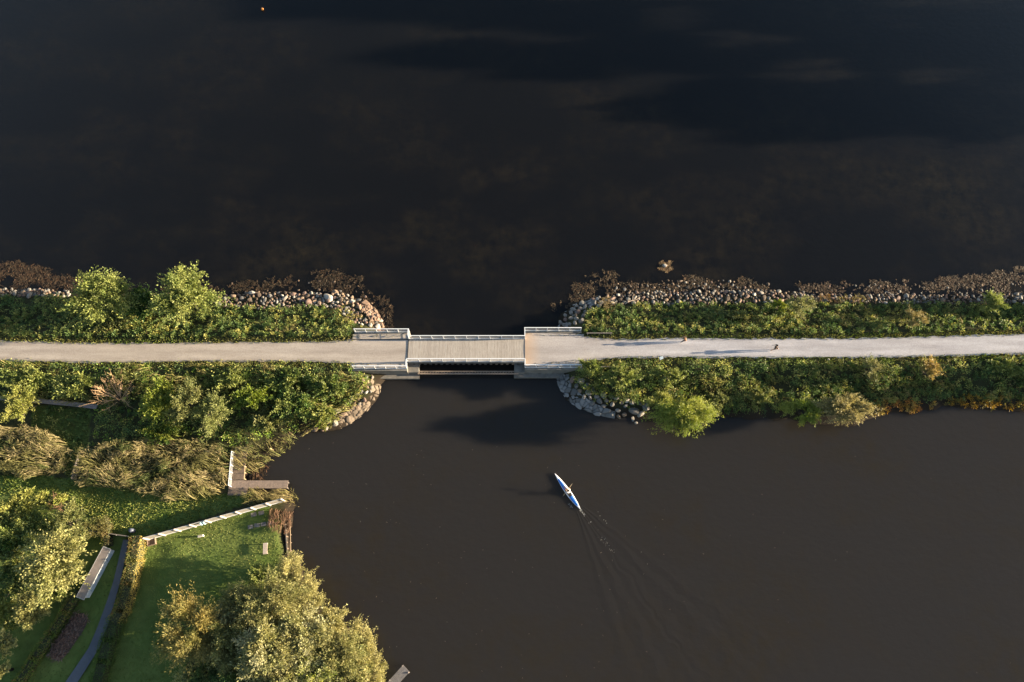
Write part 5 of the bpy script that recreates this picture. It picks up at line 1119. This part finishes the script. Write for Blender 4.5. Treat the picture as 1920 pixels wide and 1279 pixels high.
# ------------------------------------------------------------------ people
def skin_mesh(name, J, E, mat, parent, root=0, sub=1):
    """J = [(point, radius)], E = edges: a skinned skeleton baked to one continuous mesh"""
    me = bpy.data.meshes.new(name); me.from_pydata([tuple(p) for p, r in J], E, []); o = bpy.data.objects.new(name, me); C.objects.link(o)
    md = o.modifiers.new('skin', 'SKIN'); md.use_smooth_shade = True; md.branch_smoothing = .4
    for i, (p, r) in enumerate(J):
        sv = me.skin_vertices[0].data[i]; sv.radius = (r if hasattr(r, '__len__') else (r, r)); sv.use_root = (i == root)
    s = o.modifiers.new('sub', 'SUBSURF'); s.levels = sub; s.render_levels = sub
    dg = bpy.context.evaluated_depsgraph_get(); dg.update(); m2 = bpy.data.meshes.new_from_object(o.evaluated_get(dg))
    bpy.data.objects.remove(o); m2.materials.clear(); m2.materials.append(mat)
    for q in m2.polygons: q.use_smooth = True
    o = bpy.data.objects.new(name, m2); C.objects.link(o); o.parent = parent; return o
def person(loc_, rz, lab, J, shirt, trousers, hair, shoes, long_sleeve=False, long_leg=True, hair_len=.0):
    """J: joints in local metres, x forward, y left"""
    e = empty('person', loc_, rz, lab, 'person'); V = {k: Vector(v) for k, v in J.items()}
    names = ['pelvis', 'waist', 'chest', 'neck', 'head', 'crown']
    pts = [(V['pelvis'], .13), (V['waist'], .115), (V['chest'], .14), (V['neck'], .055), (V['head'], .088), (V['crown'], .065)]
    ed = [(0, 1), (1, 2), (2, 3), (3, 4), (4, 5)]
    hd = (V['head']-V['neck']).normalized(); fw = Vector(J.get('face', (1, 0, 0))).normalized(); fw = (fw-hd*fw.dot(hd)).normalized()
    pts.append((V['head']+fw*.075-hd*.02, .028)); ed.append((4, 6)); pts.append((V['head']+fw*.105-hd*.025, .012)); ed.append((6, 7))   # face and nose
    for s in ('l', 'r'):
        b = len(pts); pts += [(V['sho_'+s], .062), (V['elb_'+s], .043), (V['wri_'+s], .030)]; ed += [(2, b), (b, b+1), (b+1, b+2)]
        fd = (V['wri_'+s]-V['elb_'+s]).normalized(); sd = fd.cross(fw); sd = sd.normalized() if sd.length > .1 else Vector((0, 1, 0)); up = sd.cross(fd)
        pts.append((V['wri_'+s]+fd*.06, (.032, .018))); ed.append((b+2, b+3))
        for k, ln in enumerate((.070, .080, .075, .058)):
            o_ = (k-1.5)*.019; c = len(pts); pts += [(V['wri_'+s]+fd*.095+sd*o_, .009), (V['wri_'+s]+fd*(.095+ln*.55)+sd*o_*1.1-up*.008, .008), (V['wri_'+s]+fd*(.09+ln)+sd*o_*1.1-up*.028, .007)]
            ed += [(b+3, c), (c, c+1), (c+1, c+2)]
        c = len(pts); pts += [(V['wri_'+s]+fd*.05-sd*.042, .010), (V['wri_'+s]+fd*.085-sd*.058-up*.01, .008)]; ed += [(b+2, c), (c, c+1)]
        b = len(pts); pts += [(V['hip_'+s], .095), (V['kne_'+s], .062), (V['ank_'+s], .040), (V['toe_'+s], .032)]; ed += [(0, b), (b, b+1), (b+1, b+2), (b+2, b+3)]
    skin_mesh('body', pts, ed, M_skin, e)
    g = .016
    p = [(V['pelvis'].lerp(V['waist'], .2), .13+g), (V['waist'], .115+g), (V['chest'], .14+g), (V['neck'].lerp(V['chest'], .35), .075)]; q = [(0, 1), (1, 2), (2, 3)]
    for s in ('l', 'r'):
        b = len(p); end = V['wri_'+s] if long_sleeve else V['sho_'+s].lerp(V['elb_'+s], .7)
        p += [(V['sho_'+s], .064+g), (V['elb_'+s] if long_sleeve else V['sho_'+s].lerp(V['elb_'+s], .4), .05+g)]; q += [(2, b), (b, b+1)]
        p.append((end, .035+g)); q.append((b+1, b+2))
    skin_mesh('shirt', p, q, shirt, e)
    p = [(V['pelvis'], .138)]; q = []
    for s in ('l', 'r'):
        b = len(p); p += [(V['hip_'+s], .098+g), (V['kne_'+s] if long_leg else V['hip_'+s].lerp(V['kne_'+s], .5), .068+g*.8)]; q += [(0, b), (b, b+1)]
        p.append((V['kne_'+s].lerp(V['ank_'+s], .85) if long_leg else V['hip_'+s].lerp(V['kne_'+s], .85), .05+g*.5)); q.append((b+1, b+2))
    skin_mesh('trousers' if long_leg else 'shorts', p, q, trousers, e)
    p = [(V['head']-fw*.03+hd*.01, .090), (V['crown']-fw*.005+hd*.012, .072), (V['head']-fw*.06-hd*(.05+hair_len), .05)]; skin_mesh('hair', p, [(1, 0), (0, 2)], hair, e)
    for s in ('l', 'r'):
        skin_mesh('shoe', [(V['ank_'+s]+Vector((-.02, 0, -.03)), .050), (V['ank_'+s].lerp(V['toe_'+s], .5)+Vector((0, 0, -.005)), .046), (V['toe_'+s], .040)], [(0, 1), (1, 2)], shoes, e)
    return e
def walk_pose(st, lean=.0, arm=.3, sw=1):
    a = st*.5
    return dict(pelvis=(0, 0, .93), waist=(.01+lean*.2, 0, 1.08), chest=(.02+lean*.6, 0, 1.30), neck=(.03+lean, 0, 1.47), head=(.05+lean*1.1, 0, 1.60), crown=(.04+lean*1.15, 0, 1.68), face=(1, 0, 0),
                sho_l=(.02+lean*.8, .19, 1.40), elb_l=(-arm*.5*sw+lean*.5, .25, 1.13), wri_l=(-arm*.2*sw+.08, .22, .93 if arm < .35 else 1.08),
                sho_r=(.02+lean*.8, -.19, 1.40), elb_r=(arm*.4*sw+lean*.5, -.25, 1.14), wri_r=(arm*.9*sw+.06, -.20, .98 if arm < .35 else 1.2),
                hip_l=(0, .10, .88), kne_l=(a*.6+.05, .10, .49), ank_l=(a, .10, .09), toe_l=(a+.17, .11, .045),
                hip_r=(0, -.10, .88), kne_r=(-a*.2+.02, -.10, .48), ank_r=(-a, -.10, .11), toe_r=(-a+.16, -.11, .045))
M_hair = plain('dark_hair', (.03, .02, .015), .6); M_blond = plain('blond_hair', (.34, .22, .11), .6)
p = V3(1281, 641.5, ZP+.05); person((p.x, p.y, ZP+.045), math.pi*.98, 'person walking on the path in an orange shirt and dark trousers, nearer the bridge', walk_pose(.6), plain('orange_cloth', (.66, .30, .13), .8), plain('dark_cloth', (.04, .04, .06), .8), M_blond, plain('pale_shoe', (.7, .65, .6), .6), hair_len=.05)
p = V3(1450, 657, ZP+.05); person((p.x, p.y, ZP+.045), math.pi*1.0, 'person jogging on the path in black, farther from the bridge', walk_pose(.75, .06, .45), plain('black_cloth', (.012, .012, .014), .8), plain('black_shorts', (.02, .02, .022), .8), M_hair, plain('white_shoe', (.8, .8, .8), .6), long_leg=False)

# ------------------------------------------------------------------ kayak
kd = BOW-STERN; Lk = kd.length; kang = math.atan2(kd.y, kd.x); kc = (BOW+STERN)/2
kay = empty('kayak', (kc.x, kc.y, 0), kang, 'slim blue and white racing kayak under way on the lagoon', 'kayak')
def kw(t): return .33*math.sin(math.pi*min(1, max(0, t)))**.75*(1.08-.25*t) if 0 < t < 1 else .0      # t 0 stern .. 1 bow
def section(t, top):                # half profile points
    w_ = max(kw(t), .004); sh_ = -.01+.08*(2*t-1)**4
    return [(-w_, sh_+.12), (-w_*.92, sh_), (-w_*.55, -.06), (0, -.10), (w_*.55, -.06), (w_*.92, sh_), (w_, sh_+.12)]
nS = 40; vs = []; fs = []
for i in range(nS+1):
    t = i/nS; x = (t-.5)*Lk
    for y, z in section(t, 0): vs.append((x, y, z))
for i in range(nS):
    for k in range(6): a = i*7+k; fs.append((a, a+7, a+8, a+1))
mb = MB(); mb.add(vs, fs, True); mb.build('hull', plain('white_gelcoat', (.82, .82, .84), .2), kay)
def deck(t0, t1, s0, s1, lift, name, mat, n=26, m=8):
    vs = []; fs = []
    for i in range(n+1):
        t = t0+(t1-t0)*i/n; w_ = max(kw(t), .004); sh_ = .11+.08*(2*t-1)**4
        for j in range(m+1):
            s = s0+(s1-s0)*j/m; vs.append(((t-.5)*Lk, w_*s, sh_+lift+.09*(1-s*s)*min(1, 5*min(t, 1-t))))
    for i in range(n):
        for j in range(m): a = i*(m+1)+j; fs.append((a, a+m+1, a+m+2, a+1))
    mb = MB(); mb.add(vs, fs, True); return mb.build(name, mat, kay)
M_wd = plain('white_deck', (.80, .80, .83), .25); M_bl = plain('blue_gelcoat', (.03, .16, .55), .25)
deck(0, .36, -1, 1, 0, 'rear_deck', M_wd); deck(.56, 1, -1, 1, 0, 'fore_deck', M_wd)
deck(.36, .56, -1, -.72, 0, 'side_deck', M_wd); deck(.36, .56, .72, 1, 0, 'side_deck', M_wd)
deck(.10, .36, -.62, .88, .006, 'blue_panel', M_bl); deck(.56, .84, -.45, .88, .006, 'blue_panel', M_bl)
mb = MB(); mb.box((-.04*Lk, 0, .06), (.19*Lk, .30, .03)); mb.build('cockpit_floor', M_dark, kay)
mb = MB(); mb.box((-.07*Lk, 0, .12), (.34, .30, .10)); mb.build('seat', M_dark, kay)
mb = MB(); pts = [((.46-.5)*Lk+.105*Lk*math.cos(a), .19*math.sin(a), .215) for a in np.linspace(0, 2*math.pi, 25)]; mb.tube(pts, .018, 6, False); mb.build('cockpit_rim', plain('black_rim', (.03, .03, .03), .4), kay)
mb = MB(); mb.box((-Lk/2+.16, 0, -.10), (.14, .015, .14)); mb.build('rudder', M_dark, kay)
# paddle: left blade dips, right blade raised
Rk = Matrix.Rotation(kang, 3, 'Z'); hc = Vector((.28, 0, .62)); pd = Vector((.16, -.60, .62)).normalized()
pa, pb = hc-pd*1.05, hc+pd*1.05
paddle = empty('paddle', kc+Rk @ Vector((-.05*Lk, 0, 0)), kang, 'double bladed tan paddle held across the kayak', 'paddle')
mb = MB(); mb.tube([pa+pd*.15, pb-pd*.15], .016, 8); mb.build('shaft', plain('tan_shaft', (.45, .33, .2), .4), paddle)
for q0, s in ((pa, -1), (pb, 1)):
    mb = MB(); sd = pd.cross(Vector((1, 0, .3))).normalized(); nn = sd.cross(pd)
    ring = []
    for k in range(9):
        t = k/8; w_ = .10*math.sin(math.pi*min(.92, .12+t*.8))+.01; c_ = q0-pd*s*(.50*(1-t)); ring.append((c_-sd*w_, c_+sd*w_, c_-sd*w_+nn*.02, c_+sd*w_+nn*.02))
    vs = [v for r in ring for v in r]; fs = []
    for k in range(8):
        a = k*4; b = a+4; fs += [(a, b, b+1, a+1), (a+2, a+3, b+3, b+2), (a, a+2, b+2, b), (a+1, b+1, b+3, a+3)]
    fs += [(0, 1, 3, 2), (32, 34, 35, 33)]
    mb.add(vs, fs); mb.build('blade', plain('pale_blade', (.75, .62, .42), .35), paddle)
h0 = -.05*Lk
J = dict(pelvis=(0, 0, .27), waist=(.05, 0, .42), chest=(.11, 0, .63), neck=(.15, 0, .79), head=(.18, 0, .92), crown=(.18, 0, 1.0), face=(1, 0, -.1),
         sho_l=(.11, .19, .72), elb_l=(.24, .30, .52), wri_l=tuple(hc-pd*.36-Vector((.06, 0, .0))), sho_r=(.11, -.19, .73), elb_r=(.26, -.33, .76), wri_r=tuple(hc+pd*.36-Vector((.06, 0, 0))),
         hip_l=(.03, .09, .23), kne_l=(.46, .10, .34), ank_l=(.86, .08, .16), toe_l=(.95, .08, .24), hip_r=(.03, -.09, .23), kne_r=(.46, -.10, .34), ank_r=(.86, -.08, .16), toe_r=(.95, -.08, .24))
q = kc+Rk @ Vector((h0, 0, 0))
person((q.x, q.y, 0), kang, 'person seated in the kayak in a white sleeveless shirt, paddling', J, plain('white_shirt', (.75, .75, .78), .8), plain('dark_shorts', (.03, .03, .04), .8), M_hair, plain('dark_shoe', (.05, .05, .05), .6), long_leg=False)
# foam flecks of the wake and paddle splashes
rg = np.random.default_rng(88); kb = -kd.normalized(); ks = Vector((-kb.y, kb.x, 0)); P = []; sz_ = []
for i in range(30): s = rg.exponential(.5); P.append(STERN+kb*s+ks*rg.normal(0, .03+.09*s)); sz_.append(rg.uniform(.05, .15))
for c_, n, sp, d_ in (((1070, 950), 18, .22, 1.0), ((1133, 1013), 12, .6, 1), ((1148, 1032), 8, .4, 1), ((1129, 972), 6, .5, 1)):
    b_ = V3(*c_, 0)
    for i in range(n): P.append(b_+kb*rg.normal(0, sp)+ks*rg.normal(0, sp*.35)); sz_.append(rg.uniform(.03, .09))
P = np.array([(p.x, p.y, .012) for p in P]); n = len(P); a = rg.uniform(0, 6.28, n)
v, f = leaf_arrays(P, np.stack([np.cos(a), np.sin(a), rg.uniform(0, .15, n)], 1), np.array(sz_)*1.4, np.array(sz_), rg, unit(np.array([[0, 0, 1.]])+rg.normal(0, .2, (n, 3))))
tag(mesh_np('foam', v, f, plain('foam', (.20, .195, .18), .5), None), 'flecks of white foam trailing behind the kayak', 'foam', kind='stuff')
# floating leaves and bits on the lagoon
n = 260; u = rg.uniform(545, 1900, n); vv_ = rg.uniform(830, 1270, n); k = rg.random(n) < np.clip(1.2-(u-560)/900, .15, 1); u, vv_ = u[k], vv_[k]; x, y = W(u, vv_, 0); k = ground(x, y) < -.05; x, y = x[k], y[k]; n = len(x); a = rg.uniform(0, 6.28, n)
v, f = leaf_arrays(np.stack([x, y, np.full(n, .012)], 1), np.stack([np.cos(a), np.sin(a), np.zeros(n)], 1), rg.uniform(.05, .22, n), rg.uniform(.03, .06, n), rg, np.tile([0, 0, 1.], (n, 1)))
tag(mesh_np('floating_leaves', v, f, M_dry, None, np.repeat(jcol((.16, .13, .10), n, rg), 4, 0)), 'fallen leaves and scraps floating on the lagoon', 'leaves', kind='stuff')
